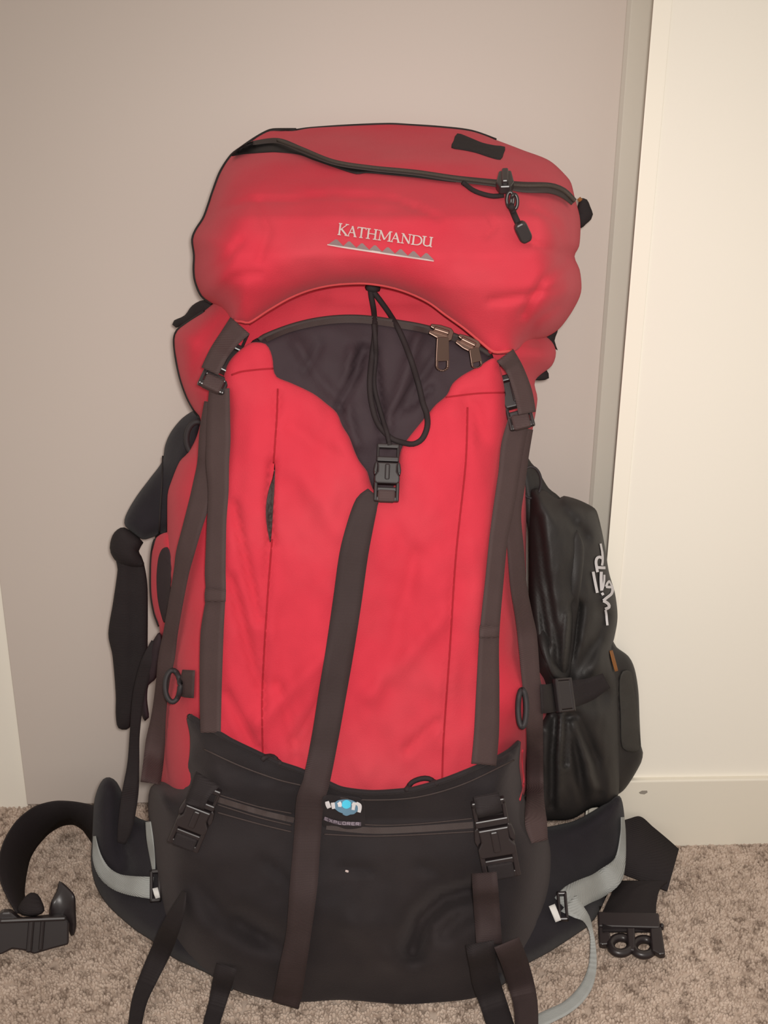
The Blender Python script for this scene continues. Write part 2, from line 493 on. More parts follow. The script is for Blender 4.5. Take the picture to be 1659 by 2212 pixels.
def frame_at(p0, p1, wpx, off=0.004, keys=None, spec=None, tilt=0):
    """origin at the lower end p1, v axis to p0, u to the right, n to the viewer; metres"""
    def pt(p):
        t = t_of(p[0], p[1], spec, keys)
        return t
    t0, t1 = pt(p0), pt(p1)
    mid = ((p0[0] + p1[0]) / 2, (p0[1] + p1[1]) / 2); tm = pt(mid)
    ok = [t for t in (t0, t1, tm) if t is not None]
    t0 = t0 if t0 is not None else min(ok); t1 = t1 if t1 is not None else min(ok)
    if tm is not None and tm < (t0 + t1) / 2:
        k = (t0 + t1) / 2 - tm; t0 -= k; t1 -= k
    A, B = CAM + ray(*p0) * (t0 - off), CAM + ray(*p1) * (t1 - off)
    v = A - B; L = np.linalg.norm(v); v = v / L
    n = CAM - (A + B) / 2; n -= n.dot(v) * v; n /= np.linalg.norm(n); u = np.cross(v, n)
    if tilt: n, u = math.cos(tilt) * n + math.sin(tilt) * u, math.cos(tilt) * u - math.sin(tilt) * n
    Wd = wpx * (t0 + t1) / 2 / F
    return B, u, v, n, L, Wd

def prisms(name, frame, polys, m, parent, bev=0.0012, surf=True, key=None):
    """plates cut to an outline in the frame's (u, v) and given thickness along n; polys: (outline, n0, n1)"""
    B, u, v, n, L, Wd = frame
    bm = bmesh.new()
    for outl, n0, n1 in polys:
        b2 = bmesh.new()
        lo = [b2.verts.new(B + u * (x * Wd) + v * (y * L) + n * n0) for x, y in outl]
        hi = [b2.verts.new(B + u * (x * Wd) + v * (y * L) + n * n1) for x, y in outl]
        k = len(outl)
        b2.faces.new(lo[::-1]); b2.faces.new(hi)
        for i in range(k): b2.faces.new([lo[i], lo[(i + 1) % k], hi[(i + 1) % k], hi[i]])
        bmesh.ops.recalc_face_normals(b2, faces=b2.faces)
        if bev: bmesh.ops.bevel(b2, geom=b2.edges[:], offset=bev, segments=2, profile=0.5, affect='EDGES', clamp_overlap=True)
        tmp = bpy.data.meshes.new('tmp'); b2.to_mesh(tmp); b2.free(); bm.from_mesh(tmp); bpy.data.meshes.remove(tmp)
    me = bpy.data.meshes.new(name); bm.to_mesh(me)
    V = [np.array(x.co) for x in bm.verts]; Fc = [[w.index for w in f.verts] for f in bm.faces]; bm.free()
    me.materials.append(m)
    o = bpy.data.objects.new(name, me); COL.objects.link(o); put_under(o, parent)
    if surf: SURF.add(key or name, V, Fc)
    return o

def rect(x0, x1, y0, y1): return [(x0, y0), (x1, y0), (x1, y1), (x0, y1)]

def buckle(p0, p1, wpx, parent, T=0.010, flip=False, web=M['web'], off=0.003, spec=None):
    """side-release buckle: socket with a webbing bar at p1, clip with two prongs and a slotted bar at p0"""
    fr = frame_at(p0, p1, wpx, off=off, spec=spec)
    if flip:
        fr = frame_at(p1, p0, wpx, off=off, spec=spec); 
        B, u, v, n, L, Wd = fr
    sock = prisms('buckle', fr, [
        ([(-.44, .30), (-.50, .34), (-.50, .42), (-.38, .50), (-.38, .60), (-.42, .66), (.42, .66), (.38, .60), (.38, .50), (.50, .42), (.50, .34), (.44, .30)], 0, T),
        (rect(-.50, -.36, .0, .34), 0.001, T * .8), (rect(.36, .50, .0, .34), 0.001, T * .8),
        (rect(-.48, .48, .0, .085), 0.001, T * .75), (rect(-.40, .40, .17, .25), 0.001, T * .7),
        (rect(-.10, .10, .36, .63), T * .9, T * 1.16)], M['plastic'], parent)
    prisms('buckle_clip', fr, [
        ([(-.50, .44), (-.55, .52), (-.50, .66), (-.40, .70), (-.36, .62), (-.38, .50)], .001, T * .8),
        ([(.50, .44), (.38, .50), (.36, .62), (.40, .70), (.50, .66), (.55, .52)], .001, T * .8),
        (rect(-.45, .45, .68, .77), .001, T * .85), (rect(-.45, -.34, .70, .98), .001, T * .75), (rect(.34, .45, .70, .98), .001, T * .75),
        (rect(-.45, .45, .92, 1.0), .001, T * .75)], M['plastic'], sock)
    # webbing wrapped round the bar
    prisms('webbing_wrap', fr, [(rect(-.35, .35, -.01, .20), .0005, T * .86)], web, sock, bev=0.002)
    return sock

def ring(name, c, rx, ry, r, m, parent, spec=None, off=0.004, a0=0, a1=360):
    pts = [(c[0] + rx * math.cos(math.radians(a)), c[1] + ry * math.sin(math.radians(a))) for a in np.linspace(a0, a1, 37)]
    t = t_of(c[0], c[1], spec) if spec is not None else None
    P = []
    ts = fill([t_of(x, y, spec) or SURF.graze(x, y) for x, y in pts])
    ts = np.minimum(ts, np.percentile(ts, 30)) if spec is None else ts
    P = [CAM + ray(*q) * (tt - off) for q, tt in zip(pts, ts)]
    closed = abs(a1 - a0) >= 360
    if closed: P = P[:-1]
    V, Fc = tube_geo(P, r, 8, closed); return link_mesh(name, V, Fc, m, parent)

# ================================================================== the setting
y_right = at_z(1480, 1813, 0)[1]                       # front face of the right wall (negative = nearer than the door)
x_edge = CAM[0] + (ray(1345, 800) * ((y_right + CAM_D) / ray(1345, 800)[1]))[0]
x_corner = at_d(1296, 800, 0)[0]
x_left = at_d(46, 1640, 0)[0]
TOP = 2.4

fl = box('floor', -1.6, 1.6, -2.2, 0.06, -0.03, -0.006, M['carpet'])
door = box('door_1', x_left, x_corner, 0.0, 0.030, 0.004, 2.04, M['door'], 0.0015)
box('wall_left', -1.6, x_left - 0.002, 0.008, 0.12, -0.006, TOP, M['wall'])
box('wall_back', x_left - 0.002, x_edge + 0.2, 0.04, 0.12, -0.006, TOP, M['wall'])
trim_w = 0.017
box('wall_right', x_edge + 0.034, 1.6, y_right + 0.0015, 0.12, -0.006, TOP, M['wall'])
def prism_up(name, outline, z0, z1, m, bev=0.0):
    bm = bmesh.new()
    lo = [bm.verts.new((x, y, z0)) for x, y in outline]; hi = [bm.verts.new((x, y, z1)) for x, y in outline]
    bm.faces.new(lo[::-1]); bm.faces.new(hi); k = len(outline)
    for q in range(k): bm.faces.new([lo[q], lo[(q + 1) % k], hi[(q + 1) % k], hi[q]])
    bmesh.ops.recalc_face_normals(bm, faces=bm.faces)
    if bev: bmesh.ops.bevel(bm, geom=bm.edges[:], offset=bev, segments=3, profile=0.5, affect='EDGES')
    me = bpy.data.meshes.new(name); bm.to_mesh(me); bm.free(); me.materials.append(m)
    o = bpy.data.objects.new(name, me); COL.objects.link(o); o['kind'] = 'structure'; return o
# the nib of the wall that the sliding door runs behind, and the rounded bead on its edge
prism_up('trim_2', [(x_edge + 0.003, y_right + 0.0015), (x_edge + 0.034, y_right + 0.0015), (x_edge + 0.034, y_right + 0.022), (x_edge + 0.010, y_right + 0.022)], -0.006, TOP, M['wall'])
prism_up('trim_1', [(x_edge, y_right), (x_edge + trim_w, y_right), (x_edge + trim_w, y_right + 0.012), (x_edge + 0.0045, y_right + 0.012)], -0.006, TOP, M['trim'], 0.0008)
# the door's own upright frame
stile = prism_up('stile', [(x_corner - 0.001, -0.001), (x_corner + 0.002, -0.006), (x_edge + 0.060, -0.006), (x_edge + 0.060, 0.034), (x_corner - 0.001, 0.034)], 0.004, 2.04, M['jamb'], 0.0006)
del stile['kind']; stile.parent = door
box('baseboard_right', x_edge + 0.002, 1.6, y_right - 0.006, y_right + 0.01, -0.006, 0.083, M['skirt'], 0.002)

sk = bpy.data.objects['baseboard_right']
scq = lambda x, y: CAM + ray(x, y) * ((y_right - 0.0062 + CAM_D) / ray(x, y)[1])
scv = [scq(*p) for p in ((1380, 1712), (1387, 1708), (1398, 1708), (1399, 1712), (1392, 1716), (1383, 1715))]
sco = link_mesh('scuff_mark', scv + [p + np.array([0, .0004, 0]) for p in scv], [(0, 1, 2, 3, 4, 5), (11, 10, 9, 8, 7, 6)] + [(i, (i + 1) % 6, 6 + (i + 1) % 6, 6 + i) for i in range(6)], mat('grey_scuff', (0.30, 0.27, 0.23)), None, smooth=False, surf=False)
sco.parent = sk

# carpet pile: short loops standing on the floor
def carpet_pile():
    x0, x1, y0, y1 = -0.75, 0.8, -1.0, 0.04
    me = bpy.data.meshes.new('carpet_pile')
    me.from_pydata([(x0, y0, -.006), (x1, y0, -.006), (x1, y1, -.006), (x0, y1, -.006)], [], [(0, 1, 2, 3)])
    me.materials.append(M['carpet'])
    o = bpy.data.objects.new('carpet_pile', me); COL.objects.link(o); o.parent = fl
    o['kind'] = 'stuff'
    ng = bpy.data.node_groups.new('carpet_pile', 'GeometryNodeTree')
    ng.interface.new_socket('Geometry', in_out='INPUT', socket_type='NodeSocketGeometry')
    ng.interface.new_socket('Geometry', in_out='OUTPUT', socket_type='NodeSocketGeometry')
    N = ng.nodes.new; L = ng.links.new
    gi, go = N('NodeGroupInput'), N('NodeGroupOutput')
    dp = N('GeometryNodeDistributePointsOnFaces'); dp.inputs['Density'].default_value = 110000
    ico = N('GeometryNodeMeshIcoSphere'); ico.inputs['Radius'].default_value = 0.0021; ico.inputs['Subdivisions'].default_value = 2
    sm = N('GeometryNodeSetMaterial'); sm.inputs['Material'].default_value = M['carpet']
    ss = N('GeometryNodeSetShadeSmooth')
    ip = N('GeometryNodeInstanceOnPoints')
    rs = N('FunctionNodeRandomValue'); rs.data_type = 'FLOAT_VECTOR'
    rs.inputs[0].default_value = (0.7, 0.7, 1.1); rs.inputs[1].default_value = (1.1, 1.1, 2.0)
    rr = N('FunctionNodeRandomValue'); rr.data_type = 'FLOAT_VECTOR'
    rr.inputs[0].default_value = (-0.5, -0.5, 0); rr.inputs[1].default_value = (0.5, 0.5, 6.28)
    L(gi.outputs[0], dp.inputs['Mesh']); L(dp.outputs['Points'], ip.inputs['Points'])
    L(ico.outputs['Mesh'], sm.inputs['Geometry']); L(sm.outputs[0], ss.inputs['Geometry']); L(ss.outputs[0], ip.inputs['Instance'])
    L(rs.outputs[0], ip.inputs['Scale']); L(rr.outputs[0], ip.inputs['Rotation'])
    L(ip.outputs[0], go.inputs[0])
    md = o.modifiers.new('pile', 'NODES'); md.node_group = ng
carpet_pile()

# ================================================================== the backpack
pack = root('backpack', (0.0, -0.20, 0.0), 'large red and black hiking backpack leaning against the pale door', 'backpack')
def yint(tab): 
    a = np.array(tab, float)
    return lambda x, y: float(np.interp(y, a[:, 0], a[:, 1]))

# ---- back parts first: shoulder straps, hip belt
shoulder_l = solid('shoulder_strap', [(440,880,.10),(420,886,.09),(394,903,.08),(370,932,.075),(357,961,.07),(350,997,.07),(324,1033,.07),(297,1069,.07),
    (278,1100,.075),(269,1122,.08),(271,1137,.08),(302,1163,.085),(316,1165,.085),(336,1158,.085),(362,1149,.085),(385,1130,.085),(400,1040,.09),(430,960,.10),(450,900,.10)],
    M['navy'], pack, bulge=0.022, R=28, back=0.02, wr=0.002)
tube('strap_seam', [(352,985),(350,1040),(346,1100),(344,1150)], 0.0010, M['piping'], shoulder_l, surf=False)
solid('strap_loop', [(302,1163,.09),(268,1139,.09),(247,1150,.09),(238,1173,.09),(239,1194,.09),(254,1215,.09),(285,1225,.09),(312,1222,.09),(300,1190,.09),(310,1172,.09)],
    M['web_black'], shoulder_l, bulge=0.014, R=22, back=0.012)
solid('strap_tail', [(252,1205,.088),(254,1230,.088),(245,1296,.086),(234,1369,.085),(243,1417,.085),(250,1501,.085),(250,1545,.085),(256,1573,.085),(280,1572,.085),
    (300,1500,.085),(318,1420,.085),(319,1393,.085),(319,1272,.087),(313,1226,.088),(302,1196,.088),(280,1190,.09)],
    M['web_black'], shoulder_l, bulge=0.006, R=14, back=0.004, wr=0.0015, creases=[([(285,1220),(290,1350),(285,1520)], -.004, 7)])

hip = solid('hip_belt', [(203,1735,.13),(211,1704,.125),(223,1683,.12),(237,1679,.12),(252,1689,.12),(268,1720,.125),(285,1757,.13),(315,1773,.14),(350,1780,.15),(420,1860,.22),(470,2000,.25),
    (504,2137,('z',.004)),(452,2105,('z',.004)),(374,2069,('z',.004)),(335,2037,('z',.004)),(291,2008,('z',.004)),(235,1958,('z',.004)),(208,1916,('z',.004)),(197,1866,.145),(199,1810,.14)],
    M['navy'], pack, bulge=0.030, R=34, back=0.03, wr=0.002, creases=[([(262,1730),(262,1830),(272,1870)], -.010, 14)])
hip_r = solid('hip_belt', [(1140,1800,.16),(1200,1783,.14),(1240,1773,.13),(1281,1752,.125),(1310,1733,.12),(1338,1719,.115),(1348,1755,.115),(1351,1831,.115),(1346,1891,.12),(1330,1940,.13),(1278,1992,('z',.006)),
    (1272,2000,('z',.004)),(1191,2054,('z',.004)),(1134,2085,('z',.004)),(1060,2130,('z',.004)),(1040,1950,.25)],
    M['navy'], pack, bulge=0.030, R=34, back=0.03, wr=0.002)

# ---- main body
body_df = yint([(620,.195),(760,.212),(900,.225),(1200,.250),(1500,.268),(1700,.285),(1850,.29)])
main = solid('main_compartment', [(520,610,.15),(474,645,.13),(441,672,.12),(405,696,.115),(383,714,.115),(377,733,.115),(380,769,.115),(390,817,.12),(405,859,.12),(420,886,.125),(433,905,.13),
    (424,945,.13),(406,978,.13),(388,997,.13),(370,1040,.13),(362,1069,.13),(361,1150,.13),(359,1250,.13),(355,1400,.135),(351,1550,.14),(348,1690,.15),(352,1760,.16),(450,1830,.2),(750,1860,.2),(1040,1820,.2),
    (1112,1735,.17),(1130,1722,.16),(1137,1700,.15),(1139,1640,.145),(1160,1590,.14),(1184,1548,.135),(1184,1470,.132),(1162,1430,.133),(1139,1390,.135),(1137,1100,.13),(1135,1000,.13),(1150,930,.125),(1161,862,.12),(1156,822,.12),(1192,790,.11),(1201,762,.11),(1192,738,.11),(1165,715,.12),(1100,640,.15),(800,560,.16)],
    M['red'], pack, df=body_df, R=120, back=0.10, grid=14, wr=0.0035, wscale=110, stretch=(1.3, .7), key='body',
    creases=[([(480,690),(440,740),(420,820)], -.006, 12), ([(395,1010),(385,1130),(380,1400)], -.003, 9), ([(1160,740),(1180,745)], -.012, 10),
             ([(700,640),(800,655),(900,650)], -.004, 14)])
tube('piping', [(441,674),(405,697),(383,715),(377,734),(380,769),(390,817),(405,859),(420,886),(433,904)], 0.0016, M['piping'], main, off=0.0, surf=False)
tube('body_seam', [(1112,860),(1124,890),(1133,950)], 0.0008, M['red_seam'], main, surf=False)

# side pocket on the left with a dark stretch panel
side = solid('side_pocket', [(365,1149,.14),(355,1151,.135),(338,1161,.12),(329,1190,.115),(326,1235,.11),(327,1285,.11),(334,1325,.11),(344,1352,.115),(352,1420,.13),(375,1420,.15),(385,1300,.16),(380,1190,.155)],
    M['red'], pack, bulge=0.02, R=30, back=0.03)
tube('piping', [(356,1150),(338,1160),(329,1190),(326,1235),(327,1285),(334,1325),(344,1352)], 0.0016, M['piping'], side, off=0.0, surf=False)
solid('stretch_panel', [(362,1182),(350,1186),(342,1205),(338,1245),(340,1290),(347,1325),(356,1345),(366,1300),(369,1240),(368,1200)], M['lining'], side, lay=0.003, R=6, back=0.003, off=0.0015, miss=.14, grid=7, step=6)
mesh_p = solid('mesh_pocket', [(345,1366,.13),(330,1385,.12),(315,1405,.115),(303,1450,.11),(299,1490,.11),(301,1530,.11),(313,1558,.115),(322,1550,.12),(318,1510,.12),(321,1480,.12),(333,1470,.125),(345,1450,.13),(355,1400,.135)],
    M['lining'], pack, bulge=0.012, R=16, back=0.012)

# ---- lining, front pocket
lining = solid('pocket_lining', [(541,741),(571,724),(616,706),(661,692),(707,684),(752,680),(797,682),(860,691),(911,700),(977,718),(1025,742),(1064,766),(1062,840),(950,930),(890,1000),(860,1080),(800,1060),(730,960),(640,880),(570,830),(545,780)],
    M['lining'], pack, keys=['body'], off=0.004, df=lambda x, y: d_at(x, y, ['body'], 0.016 + 0.004 * math.sin(min(1, max(0, (y - 690) / 330)) * math.pi)), R=26, back=0.004, grid=10, wr=0.0015, wscale=60, key='lining',
    creases=[([(785,755),(765,810),(735,880)], -0.0108, 11), ([(806,760),(815,830),(830,960)], -0.0072, 9), ([(690,745),(660,800)], -0.0036, 11), ([(905,720),(870,830),(830,940)], 0.0063, 12),
             ([(950,760),(900,830),(850,900)], -0.0054, 9), ([(760,760),(745,860),(770,960)], 0.0054, 11), ([(640,740),(690,820),(740,870)], 0.0036, 12), ([(880,880),(930,840)], -0.0054, 8)])
tube('lining_zip', [(560,735),(571,727),(616,709),(661,696),(707,688),(752,685),(797,687),(860,696),(911,705),(977,723),(1025,746),(1058,766)], 0.0022, M['zip'], lining)
ink('zip_tape', [[(575,735,9),(616,716,10),(661,703,11),(707,695,11),(752,692,11),(797,694,11),(860,703,11),(911,712,11),(977,730,11),(1025,752,10)]], M['zip'], lining, th=0.0012)

def pocket_df(x, y):
    e = min(1.0, max(0.0, (y - 770) / 250.0))
    return d_at(x, y, ['body'], 0.026 + 0.004 * e, 0.2)
pocket = solid('front_pocket', [(490,790),(508,765),(538,742),(553,739),(574,743),(585,760),(590,781),(591,797),(598,814),(631,828),(677,850),(707,873),(728,892),(740,920),(755,944),(765,971),(776,995),(794,1019),(800,1040),(812,1062),(845,1060),(858,1010),
    (866,970),(881,947),(926,892),(941,874),(965,853),(977,829),(998,811),(1031,793),(1068,773),(1082,800),(1092,850),(1100,905),(1098,960),(1090,1030),(1080,1110),(1072,1200),(1064,1350),(1060,1480),(1058,1600),(1060,1670),(900,1750),(750,1750),(600,1730),(450,1640),
    (448,1560),(452,1480),(458,1369),(465,1240),(468,1130),(472,1000),(474,900),(478,840)],
    M['red'], pack, keys=['body'], off=0.020, df=pocket_df, R=34, back=0.006, grid=11, wr=0.003, wscale=95, stretch=(1.5, .6), miss=.22, key='pocket',
    creases=[([(600,850),(597,900),(590,1000),(586,1100),(580,1200),(570,1400),(566,1620)], -.004, 5), ([(588,1000),(580,1080),(588,1170)], -.007, 8),
             ([(630,920),(680,960),(760,1000)], -.003, 16), ([(1010,880),(1008,1000),(985,1200),(972,1400),(958,1600)], -.0025, 5), ([(600,790),(560,795),(505,808)], -.002, 5),
             ([(965,857),(1030,848),(1090,848)], -.002, 5), ([(1005,860),(1030,880),(1040,950)], -.004, 14), ([(560,1560),(620,1500),(700,1420)], .005, 20), ([(800,1500),(880,1420),(960,1330)], .005, 22),
             ([(640,1600),(690,1520),(730,1440)], -.005, 12), ([(900,1200),(860,1330),(840,1480)], -.004, 20), ([(505,1090),(535,1230),(560,1340)], -.006, 9), ([(500,1250),(535,1400),(560,1480)], -.005, 10), ([(490,1500),(530,1580),(556,1622)], -.005, 10), ([(600,1480),(625,1560),(640,1640)], -.004, 12), ([(880,1620),(920,1580),(945,1560)], -.004, 10), ([(640,1010),(700,1100),(740,1150)], .004, 26)])
for pts in ([(600,840),(598,900),(591,1000)], [(588,1165),(581,1250),(571,1400),(566,1520),(568,1636)], [(1010,880),(1006,1000),(985,1200),(972,1400),(958,1600),(955,1690)],
            [(590,796),(560,798),(520,803),(500,810)], [(963,858),(1030,850),(1090,848)]):
    tube('pocket_seam', pts, 0.0007, M['red_seam'], pocket, off=0.0007, surf=False)
solid('pocket_zip', [(594,1000),(589,1030),(580,1060),(575,1090),(575,1120),(579,1150),(584,1172),(587,1150),(590,1100),(593,1050)], M['zip'], pocket, lay=0.0028, keys=['pocket'], R=4, back=0.002, off=0.0018, grid=5, step=5)

# ---- black base
base_df = yint([(1540,.306),(1640,.318),(1700,.324),(1760,.320),(1850,.330),(2000,.340),(2080,.335),(2140,.325),(2200,.31)])
base = solid('base_compartment', [(403,1552),(409,1545),(414,1542),(424,1552),(436,1560),(481,1586),(501,1598),(560,1626),(600,1645),(650,1662),(711,1690),(741,1702),(801,1709),(861,1706),(892,1702),(952,1685),(1012,1662),(1074,1634),(1103,1617),(1118,1601),(1125,1602),
    (1122,1652),(1127,1692),(1130,1716,.19),(1140,1738,.18),(1152,1762,.18),(1180,1800,.19),(1190,1850,.19),(1185,1930,.20),(1165,2010,.22),(1134,2070,('z',.006)),(1100,2118,('z',.004)),(1027,2155,('z',.003)),(922,2167,('z',.003)),(861,2169,('z',.003)),(741,2160,('z',.003)),
    (656,2164,('z',.003)),(584,2160,('z',.003)),(504,2137,('z',.003)),(452,2105,('z',.003)),(400,2065,('z',.006)),(362,2010,.22),(346,1950,.20),(338,1890,.19),(331,1830,.18),(322,1775,.165),(320,1735,.16),(326,1700,.16),(350,1688,.165),(392,1690,.19),(408,1640),(410,1590)],
    M['black'], pack, df=base_df, R=95, back=0.14, grid=13, wr=0.004, wscale=120, keys=['body', 'pocket'], off=0.012, miss=.2, key='base',
    creases=[([(420,1690),(560,1745),(660,1765),(830,1775),(1020,1770)], -.004, 7), ([(440,1640),(600,1690),(760,1722),(900,1720),(1110,1650)], -.003, 6),
             ([(890,2050),(910,1985),(960,1940),(1015,1925)], -.034, 26), ([(960,2010),(1000,1980),(1040,1960)], -.014, 22), ([(420,1900),(480,1980),(560,2020)], -.012, 30), ([(520,1990),(600,2040)], -.010, 26),
             ([(570,1860),(610,1890),(625,1910)], -.005, 9), ([(735,1876),(800,1882)], -.006, 7), ([(905,1872),(960,1890),(1000,1880)], -.005, 9), ([(760,2000),(800,2040),(840,2070)], .006, 24),
             ([(640,1900),(700,1960),(800,1990)], .006, 40)])
for pts in ([(470,1716),(560,1743),(630,1757)], [(700,1768),(800,1782),(900,1780),(1020,1768)], [(700,1802),(800,1806),(900,1803),(1025,1796)], [(470,1738),(560,1766),(630,1783)], [(470,1755),(560,1780),(630,1797)],
            [(440,1618),(520,1655),(600,1684),(650,1696)], [(720,1722),(800,1728),(900,1722),(1000,1694),(1110,1642)]):
    tube('base_seam', pts, 0.0007, M['zip'], base, off=0.0008, surf=False)
ink('base_zip', [[(470,1727,12),(560,1754,12),(635,1772,12)], [(705,1785,14),(800,1794,14),(900,1791,14),(1022,1782,14)]], M['zip'], base, off=0.0006, th=0.0008)
tube('band_edge', [(409,1547),(424,1555),(436,1563),(481,1589),(501,1601),(560,1629),(600,1648),(650,1665),(711,1693),(741,1705),(801,1712),(861,1709),(892,1705),(952,1688),(1012,1665),(1074,1637),(1103,1620),(1120,1604)], 0.0022, M['black'], base, off=0.001, surf=False)
tube('corner_edge', [(1128,1620),(1128,1655),(1131,1690),(1122,1728)], 0.0012, M['red'], main, surf=False)

# ---- the sack strapped to the right side
sack = root('stuff_sack', (0.26, -0.12, 0.10), 'black soft sack with white lettering strapped to the right side of the red backpack', 'bag')
flap = solid('sack_flap', [(1318,1380,.10),(1332,1398,.095),(1358,1418,.09),(1371,1445,.088),(1379,1492,.085),(1382,1560,.085),(1385,1612,.085),(1389,1626,.085),(1385,1647,.085),(1361,1689,.09),(1340,1713,.095),(1310,1720,.10),(1290,1600,.11),(1295,1450,.11)],
    M['sack'], sack, bulge=0.018, R=26, back=0.02, wr=0.003, creases=[([(1340,1470),(1345,1620)], -.004, 8), ([(1342,1622),(1387,1628)], -.004, 5)])
sack_body = solid('sack_body', [(1143,1060,.12),(1170,1055,.115),(1208,1076,.105),(1218,1071,.10),(1248,1079,.095),(1279,1094,.09),(1289,1104,.09),(1299,1142,.09),(1308,1188,.09),(1316,1238,.09),(1329,1284,.09),(1334,1335,.09),(1327,1378,.095),(1322,1400,.10),(1335,1470,.10),
    (1338,1560,.10),(1340,1640,.10),(1337,1712,.10),(1318,1742,.105),(1279,1745,.115),(1239,1768,.125),(1197,1772,.135),(1150,1765,.15),(1144,1640,.15),(1146,1560,.15),(1168,1545,.15),(1178,1538,.15),(1172,1500,.15),(1172,1480,.15),(1160,1465,.15),(1145,1450,.145),(1143,1250,.135)],
    M['sack'], sack, bulge=0.060, R=75, back=0.05, grid=6, wr=0.006, wscale=70, stretch=(1.6, .6), key='sack',
    creases=[([(1208,1466),(1180,1380),(1150,1180),(1140,1080)], -0.0120, 10), ([(1212,1466),(1200,1380),(1178,1250),(1160,1120)], -0.0100, 9), ([(1222,1466),(1238,1390),(1246,1310)], -0.0220, 12), ([(1200,1466),(1190,1400)], 0.0080, 9),
             ([(1214,1460),(1222,1400),(1225,1330)], 0.0100, 10), ([(1235,1466),(1290,1380),(1305,1330)], -0.0140, 18), ([(1200,1550),(1192,1640),(1192,1740)], -0.0120, 9), ([(1222,1550),(1222,1600),(1220,1650)], -0.0140, 8), ([(1230,1550),(1246,1640),(1262,1735)], -0.0120, 10),
             ([(1245,1550),(1285,1640),(1300,1735)], -0.0160, 14), ([(1212,1550),(1208,1640),(1206,1740)], 0.0100, 10), ([(1238,1560),(1272,1650),(1285,1700)], 0.0100, 12), ([(1265,1160),(1225,1110),(1210,1080)], -0.0080, 12), ([(1170,1500),(1230,1502),(1330,1495)], -0.0220, 35)])
pad = solid('sack_neck', [(1127,990,.128),(1134,980,.12),(1148,1000,.115),(1162,1016,.115),(1185,1054,.115),(1208,1073,.11),(1230,1110,.11),(1250,1150),(1262,1185),(1256,1260),(1246,1350),(1230,1462),(1196,1464),(1166,1400),(1146,1300,.138),(1141,1150,.135),(1130,1090,.13)],
    M['sack'], sack, bulge=0.010, R=26, back=0.012, off=0.003, wr=0.003, grid=7, stretch=(1.8, .5), creases=[([(1160,1060),(1160,1200),(1180,1350),(1205,1462)], -.008, 8), ([(1190,1090),(1196,1250),(1214,1462)], -.005, 8), ([(1240,1300),(1232,1380),(1222,1450)], -.008, 7), ([(1205,1085),(1235,1135),(1255,1170)], -.004, 7)])
solid('flap_patch', [(1338,1470),(1345,1450),(1362,1450),(1370,1490),(1378,1560),(1382,1620),(1345,1616),(1340,1540)], M['patch'], flap, lay=0.003, R=6, back=0.002, off=0.001, miss=.1, grid=8)
strap('label_tab', [(1320,1405,7),(1326,1428,8),(1332,1450,7)], M['orange'], flap, off=0.001)
def st(pts, w, o=(1250, 1160), s=10.53): return [(o[0] + x / s, o[1] + y / s, w) for x, y in pts]
ink('lettering', [st([(500,150),(515,230),(535,330)], 4.5), st([(535,330),(545,440),(545,560),(530,650)], 5),
    st([(530,480),(480,455),(420,480),(395,560),(405,660),(430,800)], 6), st([(420,690),(520,700),(610,700)], 6),
    st([(330,790),(360,950),(400,1150),(425,1270)], 6), st([(515,790),(510,950),(515,1100),(525,1220)], 6.5), st([(585,860),(580,1000),(560,1120),(530,1210)], 4.5),
    st([(700,1000),(660,1040),(620,1130)], 5), st([(620,1130),(700,1140),(760,1130)], 5.5), st([(690,990),(730,1060),(765,1130)], 4), st([(765,1130),(770,1220),(740,1300),(640,1380),(560,1450)], 6),
    st([(520,1310),(570,1280)], 6), st([(560,1450),(620,1480),(680,1530),(690,1600),(600,1640)], 6.5), st([(610,1660),(630,1760),(640,1880),(655,2010)], 5)],
    M['white_ink'], sack_body, off=0.0016, th=0.0006, step=3)

# ---- lid
lid_df = yint([(265,.05),(300,.10),(350,.165),(400,.205),(470,.245),(550,.262),(620,.262),(700,.25),(770,.24)])
h = lambda x, y: d_at(x, y, ['body'], 0.020, .17)
lid_out = [(583,283,.06),(554,298,.065),(519,322,.075),(501,336,.08),(478,370,.085),(461,414,.09),(442,469,.10),(424,498,.10),(417,518,.10),(421,552,.105),(420,581,.105),(423,607,.11),(436,638,.115),(458,655,.125),(478,664,.15),(492,680,.17),
    (504,694,h(504,694)),(522,697,h(522,697)),(538,699,h(538,699)),(582,671,h(582,671)),(626,646,h(626,646)),(669,629,h(669,629)),(713,619,h(713,619)),(756,615,h(756,615)),(794,615,h(794,615)),(840,622,h(840,622)),(883,635,h(883,635)),(927,656,h(927,656)),(962,682,h(962,682)),
    (1001,710,h(1001,710)),(1031,735,h(1031,735)),(1061,761,h(1061,761)),(1074,765,h(1074,765)),(1107,761,h(1107,761)),(1137,742,.16),(1152,735,.145),(1176,730,.13),(1206,712,.115),(1230,682,.11),(1248,651,.105),(1255,632,.105),(1256,612,.105),(1252,582,.10),(1241,554,.10),
    (1251,532,.10),(1254,495,.095),(1252,466,.09),(1242,428,.085),(1234,396,.08),(1225,382,.078),(1187,347,.07),(1129,324,.062),(1071,302,.056),(1019,284,.052),(956,276,.05),(883,271,.05),(840,269,.05),(756,272,.05),(669,277,.052),(632,283,.055)]
